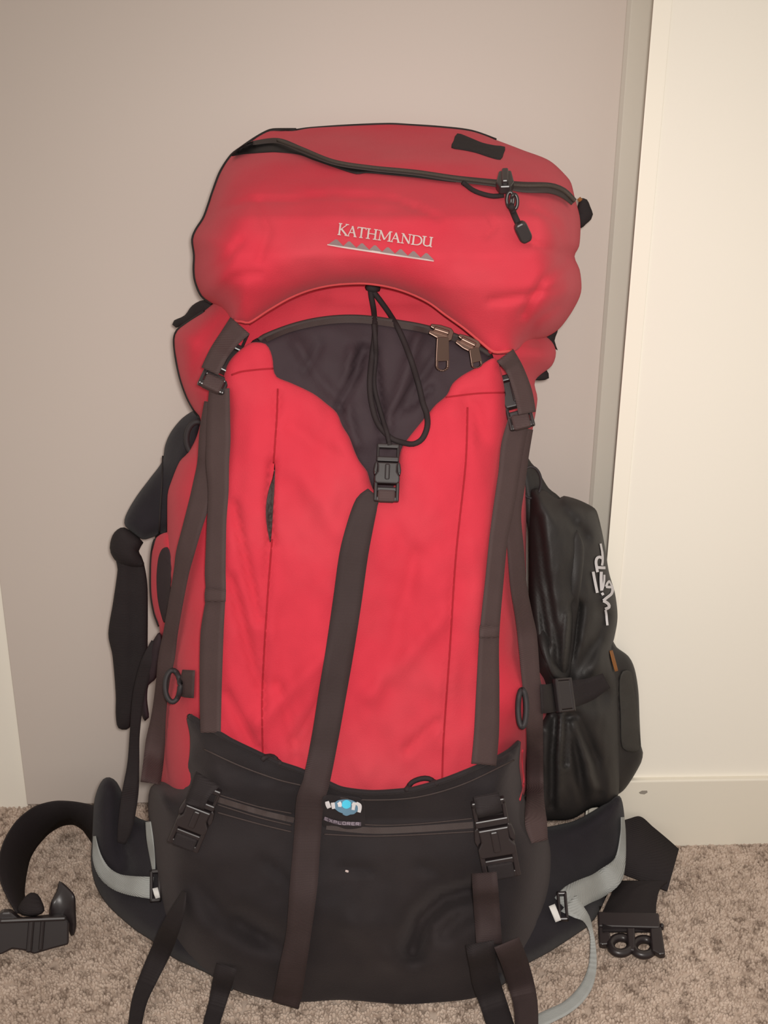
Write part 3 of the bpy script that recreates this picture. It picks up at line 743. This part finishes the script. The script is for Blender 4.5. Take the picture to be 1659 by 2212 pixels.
lid = solid('lid', lid_out, M['red'], pack, df=lid_df, R=95, back=0.05, grid=9, wr=0.0022, wscale=110, min_d=0.008, key='lid', fade=24, seed=5,
    creases=[([(425,478),(480,450),(545,432),(620,432),(720,420),(850,430),(950,470)], -0.0035, 6), ([(560,440),(580,500),(560,560)], -0.0035, 10), ([(440,600),(490,560),(520,520)], -0.0035, 9),
             ([(1130,680),(1170,610),(1230,560)], -0.0070, 9), ([(1060,650),(1130,640),(1210,620)], -0.0042, 9), ([(1150,450),(1200,480),(1215,520)], -0.0035, 7), ([(1240,552),(1190,540),(1140,520)], -0.0049, 6),
             ([(470,640),(500,600),(560,590)], -0.0028, 9), ([(1060,470),(1070,490),(1050,510)], -0.0028, 6), ([(760,450),(830,460),(900,450)], -0.0021, 13), ([(1140,735),(1160,690),(1210,660)], -0.0049, 7),
             ([(830,372),(960,388),(1080,405)], -0.0021, 10)])
tube('lid_piping', [(640,281),(605,281),(583,283),(554,298),(519,322),(501,336),(478,370),(461,414),(442,469),(424,498),(417,518),(421,552),(420,581),(423,607),(436,638),(458,655)], 0.0018, M['piping'], lid, off=-0.0015, surf=False)
tube('lid_piping', [(640,281),(669,277),(756,271),(840,268),(883,270),(956,275),(1019,283),(1071,301)], 0.0011, M['piping'], lid, off=-0.001, surf=False)
tube('hem', [(504,692),(522,694),(538,696),(582,668),(626,643),(669,626),(713,616),(756,612),(794,612),(840,619),(883,632),(927,653),(962,679),(1001,707),(1031,732),(1061,757),(1074,761),(1107,757)], 0.0014, M['red_hem'], lid, off=0.0004, surf=False)
tube('hem_shadow_line', [(538,701),(582,673),(626,648),(669,631),(713,621),(756,617),(794,617),(840,624),(883,637),(927,658),(962,684),(1001,712),(1031,737),(1061,763)], 0.0010, M['red_seam'], lid, off=0.004, surf=False)  # shadow line beneath the hem, put in as a thin dark tube
solid('zip_flap', [(500,337),(512,322),(530,311),(560,302),(600,301),(640,319),(680,337),(740,351),(790,362),(840,366),(900,374),(985,386),(985,394),(900,384),(840,378),(790,374),(770,376),(735,366),(680,347),(645,334),(600,329),(550,331),(515,335)],
    M['piping'], lid, lay=0.0035, keys=['lid'], R=7, back=0.002, off=0.0012, grid=6, step=6)
strap('lid_zip', [(545,309,9),(600,304,12),(650,323,13),(720,350,12),(800,363,12),(898,373,13),(985,386,14),(1066,395,16),(1129,404,23),(1187,406,23),(1216,416,22),(1240,437,17)], M['zip'], lid, off=0.002, th=0.002)
tube('zip_coil', [(600,303),(650,322),(720,349),(800,362),(898,372),(985,385),(1066,395),(1129,401),(1187,402),(1216,412),(1240,434)], 0.0014, M['coil'], lid, surf=False)
tube('zip_cord', [(1000,394),(1020,410),(1042,419),(1066,424),(1088,422)], 0.0020, M['cord'], lid, off=0.003)
# slider, chain and pull of the lid zip
fr = frame_at((1091,386), (1091,420), 36, off=0.004)
prisms('zip_slider', fr, [([(-.5, .3), (-.35, 1), (.35, 1), (.5, .3), (.3, 0), (-.3, 0)], 0, .007), (rect(-.18, .18, .1, .9), .006, .0105)], M['plastic'], lid)
ring('pull_link', (1102,432), 7, 17, 0.0014, M['plastic'], lid, off=0.006)
ring('pull_link', (1111,436), 7, 16, 0.0014, M['plastic'], lid, off=0.007)
tube('pull_cord', [(1104,444),(1110,462),(1120,484)], 0.0024, M['cord'], lid, off=0.005)
fr = frame_at((1119,478), (1138,518), 27, off=0.003)
prisms('zip_pull', fr, [([(-.5, .85), (-.3, 1), (.3, 1), (.5, .85), (.5, .2), (.3, 0), (-.3, 0), (-.5, .2)], 0, .008)], M['plastic'], lid, bev=.002)
solid('webbing_patch', [(988,288),(1015,297),(1042,308),(1070,314),(1091,317),(1088,332),(1081,345),(1055,339),(1028,330),(1000,324),(975,319),(980,304)], M['web_black'], lid, lay=0.004, keys=['lid'], R=6, back=0.002, off=0.0015, grid=7)
solid('side_tab', [(1250,436,.07),(1254,428,.07),(1268,431,.07),(1275,446,.07),(1281,463,.07),(1277,474,.07),(1266,484,.07),(1255,493,.07),(1248,480,.07),(1246,455,.07)], M['web_black'], lid, bulge=0.006, R=8, back=0.006)
strap('tab_stitching', [(1249,434,8,.076),(1256,428,8,.076)], M['orange'], lid, off=0)

# letters and the row of peaks on the lid
def letters():
    base0 = np.array([729.0, 506.5]); ex = np.array([1.0, 0.131]); ey = np.array([0.13, -1.0])
    TK, TN = 3.7, 1.9
    G = {'K': [((.16,0),(.16,1),TK), ((.85,1),(.22,.46),TN), ((.3,.55),(.88,.02),TK), ((.0,1),(.34,1),TN), ((0,0),(.34,0),TN), ((.66,1),(1.0,1),TN), ((.7,0),(1.05,0),TN)],
         'A': [((.12,0),(.5,1),TN), ((.46,1),(.86,0),TK), ((.25,.36),(.7,.36),TN), ((0,0),(.26,0),TN), ((.7,0),(1,0),TN)],
         'T': [((.5,0),(.5,1),TK), ((.02,.98),(.98,.98),2.2), ((.03,1),(.03,.8),TN), ((.97,1),(.97,.8),TN), ((.3,0),(.7,0),TN)],
         'H': [((.18,0),(.18,1),TK), ((.82,0),(.82,1),TK), ((.18,.52),(.82,.52),TN), ((0,0),(.36,0),TN), ((.64,0),(1,0),TN), ((0,1),(.36,1),TN), ((.64,1),(1,1),TN)],
         'M': [((.14,0),(.16,1),TN), ((.16,1),(.5,.1),TK), ((.5,.1),(.82,1),TN), ((.84,1),(.86,0),TK), ((0,0),(.26,0),TN), ((.72,0),(1,0),TN), ((0,1),(.2,1),TN), ((.8,1),(1,1),TN)],
         'N': [((.16,0),(.16,1),TN), ((.16,1),(.84,.02),TK), ((.84,0),(.84,1),TN), ((0,0),(.32,0),TN), ((0,1),(.2,1),TN), ((.68,1),(1,1),TN)],
         'D': [((.2,0),(.2,1),TK), ((.02,1),(.55,1),TN), ((.02,0),(.55,0),TN)],
         'U': [((.2,1),(.2,.2),TK), ((.84,1),(.84,0),TK), ((0,1),(.4,1),TN), ((.66,1),(1,1),TN), ((.84,0),(1,0),TN)]}
    ink_lines = []
    for ch, x0, x1, hgt in (('K',0,22,24),('A',20,41,22),('T',41,60,21.5),('H',61,85,21),('M',86,116,20.5),('A',114,135,20),('N',136,158,20),('D',158,182,19.5),('U',181,204,20)):
        def p(q): return base0 + ex * (x0 + (x1 - x0) * q[0]) + ey * (hgt * q[1])
        for a, b, w in G[ch]:
            A, B = p(a), p(b); ink_lines.append([(A[0], A[1], w), ((A[0]+B[0])/2, (A[1]+B[1])/2, w), (B[0], B[1], w)])
        if ch == 'D': ink_lines.append([(*p((.5 + .44 * math.sin(t), .5 + .5 * math.cos(t))), 1.9 + 1.7 * math.sin(t)) for t in np.linspace(0, math.pi, 9)])
        if ch == 'U': ink_lines.append([(*p((.5 - .31 * math.cos(t), .26 - .24 * math.sin(t))), 2.6) for t in np.linspace(0, math.pi, 7)])
    ink('lettering', ink_lines, M['silver'], lid, step=4, off=0.0006, th=0.0007)
    def lin(x): return 528.5 + (x - 707) * 0.1520
    ink('emblem_line', [[(707,528.5,2), (740,lin(740),4), (800,lin(800),4.2), (870,lin(870),4), (915,lin(915),3.5), (937,lin(937)+.5,2)]], M['silver'], lid, off=0.0006, th=0.0007)
    for k in range(8):
        x = 727.5 + k * 27.8; yb = lin(x) - 2
        a, b = (14.5, 16) if k else (18, 15)
        top = (x - 1, yb - 13)
        Vv, Fc = [], []
        pts = [(x - a, lin(x - a) - 1.5), (x + b, lin(x + b) - 1.5), (top[0] + 2, top[1] + 0.8), (top[0] - 2, top[1] + 0.5)]
        for o_ in (0.0016, 0.0006):
            for q in pts: Vv.append(CAM + ray(*q) * (SURF.dist(*q, ['lid']) - o_))
        link_mesh('emblem_peak', Vv, [(0, 1, 2, 3), (7, 6, 5, 4), (0, 1, 5, 4), (1, 2, 6, 5), (2, 3, 7, 6), (3, 0, 4, 7)], M['grey_thread'], lid, smooth=False, surf=False)
letters()

# ---- haul loop and other small pieces behind the lid
solid('haul_loop', [(471,660,.105),(441,648,.10),(415,660,.09),(399,681,.08),(376,692,.075),(372,701,.075),(380,708,.075),(395,703,.08),(420,692,.09),(450,680,.10)], M['web_black'], pack, bulge=0.01, R=12, back=0.01)
solid('side_flap', [(1170,732,.09),(1188,722,.09),(1205,713,.085),(1198,736,.085),(1205,757,.085),(1196,752,.09),(1180,745,.09)], M['web_black'], pack, bulge=0.004, R=8, back=0.006)
solid('side_flap', [(1150,818,.10),(1165,806,.095),(1180,798,.09),(1186,817,.09),(1165,822,.095)], M['web_black'], pack, bulge=0.004, R=8, back=0.006)

# ---- long webbing straps on the front
strap('compression_strap', [(463,870,44),(453,930,44),(448,1000,44),(440,1045,46),(431,1085,46),(415,1140,42),(400,1195,40),(392,1235,34),(380,1300,32),(368,1370,32),(360,1420,36),(352,1470,30),(346,1520,30),(341,1560,34),(336,1600,42),(331,1650,44),(325,1692,44)],
      M['web'], pack, sm=6, off=0.003)
strap('compression_strap', [(1132,925,40),(1123,980,40),(1114,1050,40),(1108,1112,36),(1114,1188,36),(1120,1264,36),(1131,1327,38),(1139,1373,42),(1147,1466,40),(1152,1500,42),(1155,1580,36),(1156,1718,38),(1158,1780,48),(1166,1818,36)],
      M['web'], pack, sm=6, off=0.003)
fl_s = strap('front_strap', [(474,838,44),(472,900,50),(472,950,52),(470,1000,50),(472,1060,44),(468,1130,42),(465,1235,45),(466,1268,44),(465,1300,43),(458,1369,50),(455,1489,48),(455,1583,44)], M['web'], pack, sm=5)
fr_s = strap('front_strap', [(1122,905,46),(1108,960,50),(1100,1020,46),(1094,1061,46),(1086,1110,44),(1077,1165,40),(1068,1255,40),(1057,1376,43),(1054,1490,50),(1051,1585,54),(1045,1652,54)], M['web'], pack, sm=5)
strap('strap_fold', [(466,1272,45),(465,1284,46),(465,1300,45)], M['web'], fl_s, surf=False)
strap('strap_fold', [(1058,1352,42),(1057,1364,43),(1057,1378,43)], M['web'], fr_s, surf=False)
strap('centre_strap', [(808,1066,34),(792,1088,50),(777,1140,58),(764,1200,62),(750,1300,62),(735,1400,61),(718,1500,60),(701,1600,58),(683,1690,58),(670,1730,60),(663,1821,58),(656,1911,60),(645,2017,54),(632,2092,58),(622,2150,60),(616,2172,60,('z',.004))], M['web_mid'], pack, sm=5)

# ---- buckles
bl = buckle((512,716), (452,846), 58, pack)
strap('webbing_end', [(519,703,56),(496,730,46),(472,764,42),(453,802,40)], M['web'], bl, off=0.0022, th=0.0016, sm=2)
br = buckle((1094,778), (1130,928), 54, pack)
strap('webbing_end', [(1091,767,44),(1112,798,38),(1130,848,40),(1139,893,38)], M['web'], br, off=0.0015, th=0.0014, sm=2)
bc = buckle((839,962), (834,1086), 54, pack)
bbl = buckle((452,1692), (398,1822), 66, pack, web=M['web_black'])
strap('webbing_end', [(450,1682,60),(432,1712,44),(420,1742,44)], M['web_black'], bbl, off=0.002, sm=2)
bbr = buckle((1052,1722), (1084,1888), 76, pack, web=M['web_black'])
strap('webbing_end', [(1050,1716,56),(1055,1740,56),(1060,1762,54)], M['web_black'], bbr, off=0.002, sm=2)

# compression hardware on both sides
strap('side_webbing', [(420,1478,60),(404,1477,60),(388,1474,56)], M['web'], pack, sm=1)
ring('strap_ring', (373,1482), 16, 34, 0.0024, M['ring'], pack, off=0.008)
ring('strap_ring', (1128,1530), 9, 40, 0.0026, M['ring'], pack, off=0.006)
strap('side_webbing', [(1168,1510,64),(1184,1509,62),(1200,1506,62),(1215,1502,64),(1240,1498,58),(1270,1490,50),(1295,1478,40),(1310,1470,36)], M['web_black'], pack, off=0.004, sm=3)
fr = frame_at((1198,1503), (1230,1500), 70, off=0.006)
prisms('side_buckle', fr, [(rect(-.5, .5, -.06, .14), 0, .005), (rect(-.5, .5, .86, 1.06), 0, .005), (rect(-.5, -.42, 0, 1), 0, .005), (rect(.42, .5, 0, 1), 0, .005), (rect(-.42, .42, .1, .9), .001, .0045)], M['plastic'], pack)
# D-rings on the shoulder straps
ring('strap_ring', (427,948), 24, 37, 0.0026, M['ring'], pack, spec=.135, off=0.0)
ring('strap_ring', (1147,1042), 22, 34, 0.0013, M['ring'], pack, spec=.143, off=0.0)
# gear loops
tube('gear_loop', [(566,1642),(576,1634),(590,1635),(606,1650)], 0.0022, M['cord'], pack, off=0.006)
tube('gear_loop', [(878,1706),(890,1690),(910,1682),(926,1682),(944,1692)], 0.0022, M['cord'], pack, off=0.006)

# ---- drawcord in the pocket opening
tube('drawcord', [(800,622),(802,640),(808,675),(810,720),(804,769),(799,826),(803,871),(816,914),(843,945),(870,956),(893,959),(912,948),(923,922),(922,895),(914,872),(904,830),(886,772),(866,722),(848,688),(827,657),(805,628)],
     0.0024, M['cord'], pack, off=0.004, sm=4)
tube('drawcord', [(808,700),(812,760),(808,830),(822,890),(836,935),(842,962)], 0.0020, M['cord'], pack, off=0.003, sm=4)
tube('cord_knot', [(796,620),(806,624),(816,622)], 0.0034, M['cord'], pack, off=0.002)

# ---- metal zip sliders
def slider(c, ang, tip, tl, tw):
    a = math.radians(ang); dx, dy = math.cos(a) * 26, math.sin(a) * 26
    fr = frame_at((c[0] - dx, c[1] - dy), (c[0] + dx, c[1] + dy), 30, off=0.007, tilt=0.35)
    s = prisms('zip_slider', fr, [([(-.5, .15), (-.3, 0), (.3, 0), (.5, .15), (.5, .6), (.36, 1), (.12, 1), (.05, .8), (-.05, .8), (-.12, 1), (-.36, 1), (-.5, .6)], 0, .0035),
                                  (rect(-.14, .14, .2, .85), .003, .0085)], M['metal'], pack, bev=.0008)
    fr = frame_at(tip[0], tip[1], tw, off=0.010, tilt=0.45)
    q = lambda x, y: (x, y)
    arc = [(.5 * math.sin(t), .16 - .16 * math.cos(t)) for t in np.linspace(math.pi / 2, -math.pi / 2, 9)]
    arc_i = [(.33 * math.sin(t), .16 - .11 * math.cos(t)) for t in np.linspace(math.pi / 2, -math.pi / 2, 9)]
    polys = [([(-.5, .30), (.5, .30), (.44, .97), (.3, 1), (-.3, 1), (-.44, .97)], 0, .0018)]
    for i in range(8): polys.append(([arc_i[i], arc[i], arc[i + 1], arc_i[i + 1]], 0, .0022))
    polys += [(rect(-.5, -.33, .15, .32), 0, .002), (rect(.33, .5, .15, .32), 0, .002)]
    prisms('pull_tab', fr, polys, M['metal'], s, bev=.0003)
slider((952,720), 18, ((955,728), (954,802)), 0, 31)
slider((1010,744), 26, ((1022,752), (1030,795)), 0, 25)

# ---- logo on the base band
patch = solid('logo_patch', [(698,1722),(730,1718),(765,1720),(785,1728),(788,1760),(786,1786),(750,1792),(698,1784)], M['black'], base, bulge=0.0006, R=5, back=0.001, off=0.0008, grid=10)
PX = lambda x, y, w: (680 + x / 11.85, 1700 + y / 11.85, w)
ink('logo_oval', [[PX(500,480,12), PX(600,480,24), PX(760,500,31), PX(900,520,32), PX(1050,550,24), PX(1110,570,10)], [PX(720,640,10), PX(810,650,15), PX(900,650,10)]], M['dull_blue'], patch, off=0.0010, step=2)
ink('logo_dot', [[PX(700,430,9), PX(750,440,16), PX(810,445,19), PX(870,450,16), PX(920,455,9)]], M['blue_ink'], patch, off=0.0018, step=2)
ink('logo_letters', [[PX(310,370,8), PX(330,440,10), PX(370,540,9)], [PX(460,400,8), PX(470,480,8), PX(485,560,7)], [PX(610,390,8), PX(640,440,9), PX(640,510,7)],
    [PX(960,420,7), PX(1000,450,8), PX(990,520,7), PX(980,590,7)], [PX(1060,410,6), PX(1140,470,9), PX(1150,560,8), PX(1130,650,7)], [PX(1000,420,5), PX(1120,440,5)]], M['white_ink'], patch, off=0.0022, step=2)
band = [(700,1767.5),(712,1772),(724,1776),(736,1778),(750,1779),(764,1779.5),(780,1780)]
ink('logo_word', [[(x, y, 8) for x, y in band]], M['mauve'], patch, off=0.0012, step=4)
def logo_word():
    S = {'E': [((0,0),(0,1)), ((0,0),(1,0)), ((0,.5),(.8,.5)), ((0,1),(1,1))], 'X': [((0,0),(1,1)), ((0,1),(1,0))], 'P': [((0,0),(0,1)), ((0,1),(1,1)), ((1,1),(1,.5)), ((1,.5),(0,.5))],
         'L': [((0,0),(0,1)), ((0,0),(1,0))], 'O': [((0,0),(0,1)), ((0,1),(1,1)), ((1,1),(1,0)), ((1,0),(0,0))], 'R': [((0,0),(0,1)), ((0,1),(1,1)), ((1,1),(1,.5)), ((1,.5),(0,.5)), ((.3,.5),(1,0))]}
    lines = []; bx = np.array(band)
    for i, ch in enumerate('EXPLORER'):
        x0 = 702 + i * 9.6
        for a, b in S[ch]:
            q = []
            for s in (a, b):
                x = x0 + s[0] * 6.2; q.append((x, np.interp(x, bx[:, 0], bx[:, 1]) + 2.9 - 5.8 * s[1], 1.5))
            lines.append(q)
    ink('logo_word', lines, mat('pale_mauve_print', (0.30, 0.25, 0.30), 0.7, 0.05, 80), patch, off=0.0019, step=4)
logo_word()
ink('pale_dot', [[(746,1881,4),(750,1882,5),(753,1883,4)]], M['silver'], base, off=0.0008)  # small pale dot on the base

# ---- left lower load strap and belt webbing
strap('load_strap', [(338,1388,24,.125),(318,1432,28,.122),(300,1500,26,.12),(291,1585,22,.12),(288,1650,26,.125),(281,1715,36,.135),(270,1790,32,.165),(262,1822,18,.17)], M['web_black'], pack, off=0.0, sm=6)
strap('belt_webbing', [(204,1806,6),(206,1828,12),(211,1856,22),(225,1884,30),(250,1904,36),(282,1913,42),(330,1918,48)], M['grey_web'], hip, sm=3, off=0.0015)
strap('belt_webbing', [(320,1775,12),(324,1812,15),(329,1850,12),(333,1888,5)], M['grey_web'], hip, sm=2, off=0.002)
fr = frame_at((336,1880), (336,1950), 22, off=0.004)
prisms('ladder_lock', fr, [(rect(-.5, .5, 0, .12), 0, .006), (rect(-.5, .5, .88, 1), 0, .006), (rect(-.5, -.2, 0, 1), 0, .006), (rect(.2, .5, 0, 1), 0, .006)], M['plastic'], hip)
strap('strap_end', [(335,1918,12),(338,1930,12),(341,1940,10)], M['white_web'], hip, off=0.006)

Z = lambda z: ('z', z)
arc_l = edge_ribbon('waist_strap', [(215,1745,.11),(185,1737,.085),(150,1732,.075),(116,1732,.072),(81,1741,.08),(43,1767,.10),(17,1802,.125),(3,1835,Z(.052)),(-2,1871,Z(.052)),(4,1909,Z(.050)),(18,1940,Z(.046)),(36,1972,Z(.040))],
    [(206,1830,Z(.012)),(190,1806,Z(.008)),(174,1788,Z(.005)),(156,1780,Z(.004)),(138,1782,Z(.004)),(115,1793,Z(.004)),(87,1819,Z(.004)),(66,1851,Z(.004)),(58,1880,Z(.006)),(54,1905,Z(.010)),(52,1930,Z(.014)),(60,1972,Z(.018))], M['web_black'], hip)
# big buckle at the end of the left waist strap, resting on the carpet
def flat_frame(p0, p1, wpx, z0, z1):
    A, B = at_z(p0[0], p0[1], z0), at_z(p1[0], p1[1], z1)
    v = A - B; L = np.linalg.norm(v); v /= L
    n = CAM - (A + B) / 2; n -= n.dot(v) * v; n /= np.linalg.norm(n); u = np.cross(v, n)
    return B, u, v, n, L, wpx * np.linalg.norm((A + B) / 2 - CAM) / F
fr = flat_frame((74,1958), (66,2054), 136, .042, .004)
wb = prisms('waist_buckle', fr, [
    ([(-.50, .0), (-.50, .80), (-.42, .98), (-.30, .98), (-.16, .78), (.40, .84), (.48, .70), (.50, .18), (.28, .10), (.05, .0), (-.08, .09), (-.24, .14), (-.36, .04)], 0, .012),
    (rect(-.06, .02, .06, .84), .011, .015), (rect(.10, .16, .08, .84), .011, .015), (rect(-.44, .44, .74, .84), .010, .016)], M['plastic'], hip, bev=.002)
solid('webbing_wrap', [(52,1940,Z(.046)),(66,1928,Z(.048)),(82,1932,Z(.048)),(92,1950,Z(.045)),(96,1968,Z(.040)),(80,1978,Z(.036)),(50,1978,Z(.036)),(36,1965,Z(.038))], M['web_black'], wb, bulge=0.008, R=14, back=0.006)
solid('buckle_wing', [(110,1950,Z(.042)),(122,1925,Z(.048)),(128,1903,Z(.055)),(136,1907,Z(.054)),(152,1922,Z(.050)),(162,1936,Z(.046)),(164,1970,Z(.030)),(165,2001,Z(.016)),(160,2020,Z(.008)),(154,2022,Z(.007)),(148,2008,Z(.012)),(143,1994,Z(.018)),(132,2012,Z(.012)),(116,2010,Z(.014)),(106,1980,Z(.028))],
      M['plastic'], wb, bulge=0.003, R=8, back=0.004, step=6, grid=8)

# right waist strap, folded over, with its clip
arc_r = edge_ribbon('waist_strap', [(1340,1775,.11),(1360,1768,.10),(1381,1764,.095),(1410,1787,.10),(1440,1812,.11),(1466,1835,.12)], [(1342,1885,Z(.010)),(1358,1893,Z(.006)),(1372,1898,Z(.006)),(1395,1907,Z(.006)),(1418,1916,Z(.006)),(1441,1925,Z(.006))], M['web_black'], hip_r)
edge_ribbon('waist_strap', [(1441,1905,Z(.016)),(1428,1915,Z(.018)),(1419,1945,Z(.018)),(1417,1980,Z(.017)),(1417,2012,Z(.016))], [(1330,1905,Z(.014)),(1322,1930,Z(.014)),(1310,1955,Z(.015)),(1300,1980,Z(.016)),(1302,2012,Z(.016))], M['web_black'], hip_r, th=0.003)
fr = flat_frame((1360,1978), (1366,2072), 122, .018, .004)
clip = prisms('waist_clip', fr, [
    (rect(-.50, .46, .62, .98), 0, .008), ([(-.50, .62), (-.50, .22), (-.44, .20), (-.30, .22), (-.30, .30), (-.34, .62)], 0, .008), ([(.48, .66), (.50, .04), (.42, .02), (.30, .12), (.30, .62)], 0, .008),
    ([(-.06, .62), (-.05, .10), (.05, .08), (.07, .62)], 0, .008), (rect(.46, .52, .66, .76), 0, .007)], M['plastic'], hip_r, bev=.0015)
ring('clip_prong', (1341,2042), 22, 17, 0.0042, M['plastic'], clip, spec=Z(.010), off=0)
ring('clip_prong', (1391,2046), 22, 17, 0.0042, M['plastic'], clip, spec=Z(.010), off=0)

# grey belt webbing on the right and its loose loop
strap('belt_webbing', [(1216,1958,52),(1236,1940,58),(1262,1926,56),(1292,1913,54),(1322,1890,50),(1340,1856,24),(1346,1800,12),(1345,1765,8)], M['grey_web'], hip_r, sm=3, off=0.0015)
strap('loose_strap', [(1228,1950,50),(1248,1968,34),(1266,1984,18),(1277,2011,9,Z(.020)),(1281,2042,12,Z(.014)),(1280,2087,18,Z(.008)),(1269,2126,25,Z(.005)),(1248,2156,28,Z(.004)),(1221,2178,28,Z(.004)),(1191,2193,30,Z(.004)),(1160,2208,30,Z(.004)),(1120,2232,32,Z(.004))], M['grey_web'], hip_r, sm=4, off=0.0015)
fr = frame_at((1213,1930), (1218,1992), 20, off=0.004)
prisms('ladder_lock', fr, [(rect(-.5, .5, 0, .12), 0, .006), (rect(-.5, .5, .88, 1), 0, .006), (rect(-.5, -.2, 0, 1), 0, .006), (rect(.2, .5, 0, 1), 0, .006)], M['plastic'], hip_r)
strap('strap_end', [(1192,1955,14),(1199,1972,14),(1206,1990,13)], M['white_web'], hip_r, off=0.004)
strap('strap_end', [(1355,1862,5,.11),(1358,1875,6,.11),(1352,1888,4,.11)], M['red_hem'], hip_r, off=0)

# ---- webbing ends hanging from the base to the carpet
strap('lower_strap', [(1046,1885,54),(1049,1925,56),(1053,1985,56),(1057,2041,56)], M['web_mid'], pack, sm=4, off=0.006)
strap('loose_strap', [(1036,2036,62),(1044,2085,60),(1050,2120,60),(1066,2168,58,Z(.006)),(1084,2225,58,Z(.005)),(1095,2270,58,Z(.004))], M['web_black'], pack, sm=4, off=0.004)
strap('loose_strap', [(1094,2035,58),(1112,2080,58),(1128,2135,56,Z(.012)),(1136,2175,52,Z(.008)),(1138,2225,50,Z(.007)),(1138,2270,50,Z(.005))], M['web_mid'], pack, sm=4, off=0.006)
strap('loose_strap', [(398,1925,10),(385,1965,30),(366,2010,42),(345,2060,44,Z(.022)),(322,2110,40,Z(.010)),(302,2160,34,Z(.005)),(292,2212,30,Z(.004)),(288,2260,30,Z(.004))], M['web_black'], pack, sm=4, off=0.003)
strap('loose_strap', [(490,2085,46),(480,2125,44,Z(.020)),(470,2165,38,Z(.006)),(457,2212,36,Z(.004)),(450,2260,36,Z(.004))], M['web_black'], pack, sm=4, off=0.004)
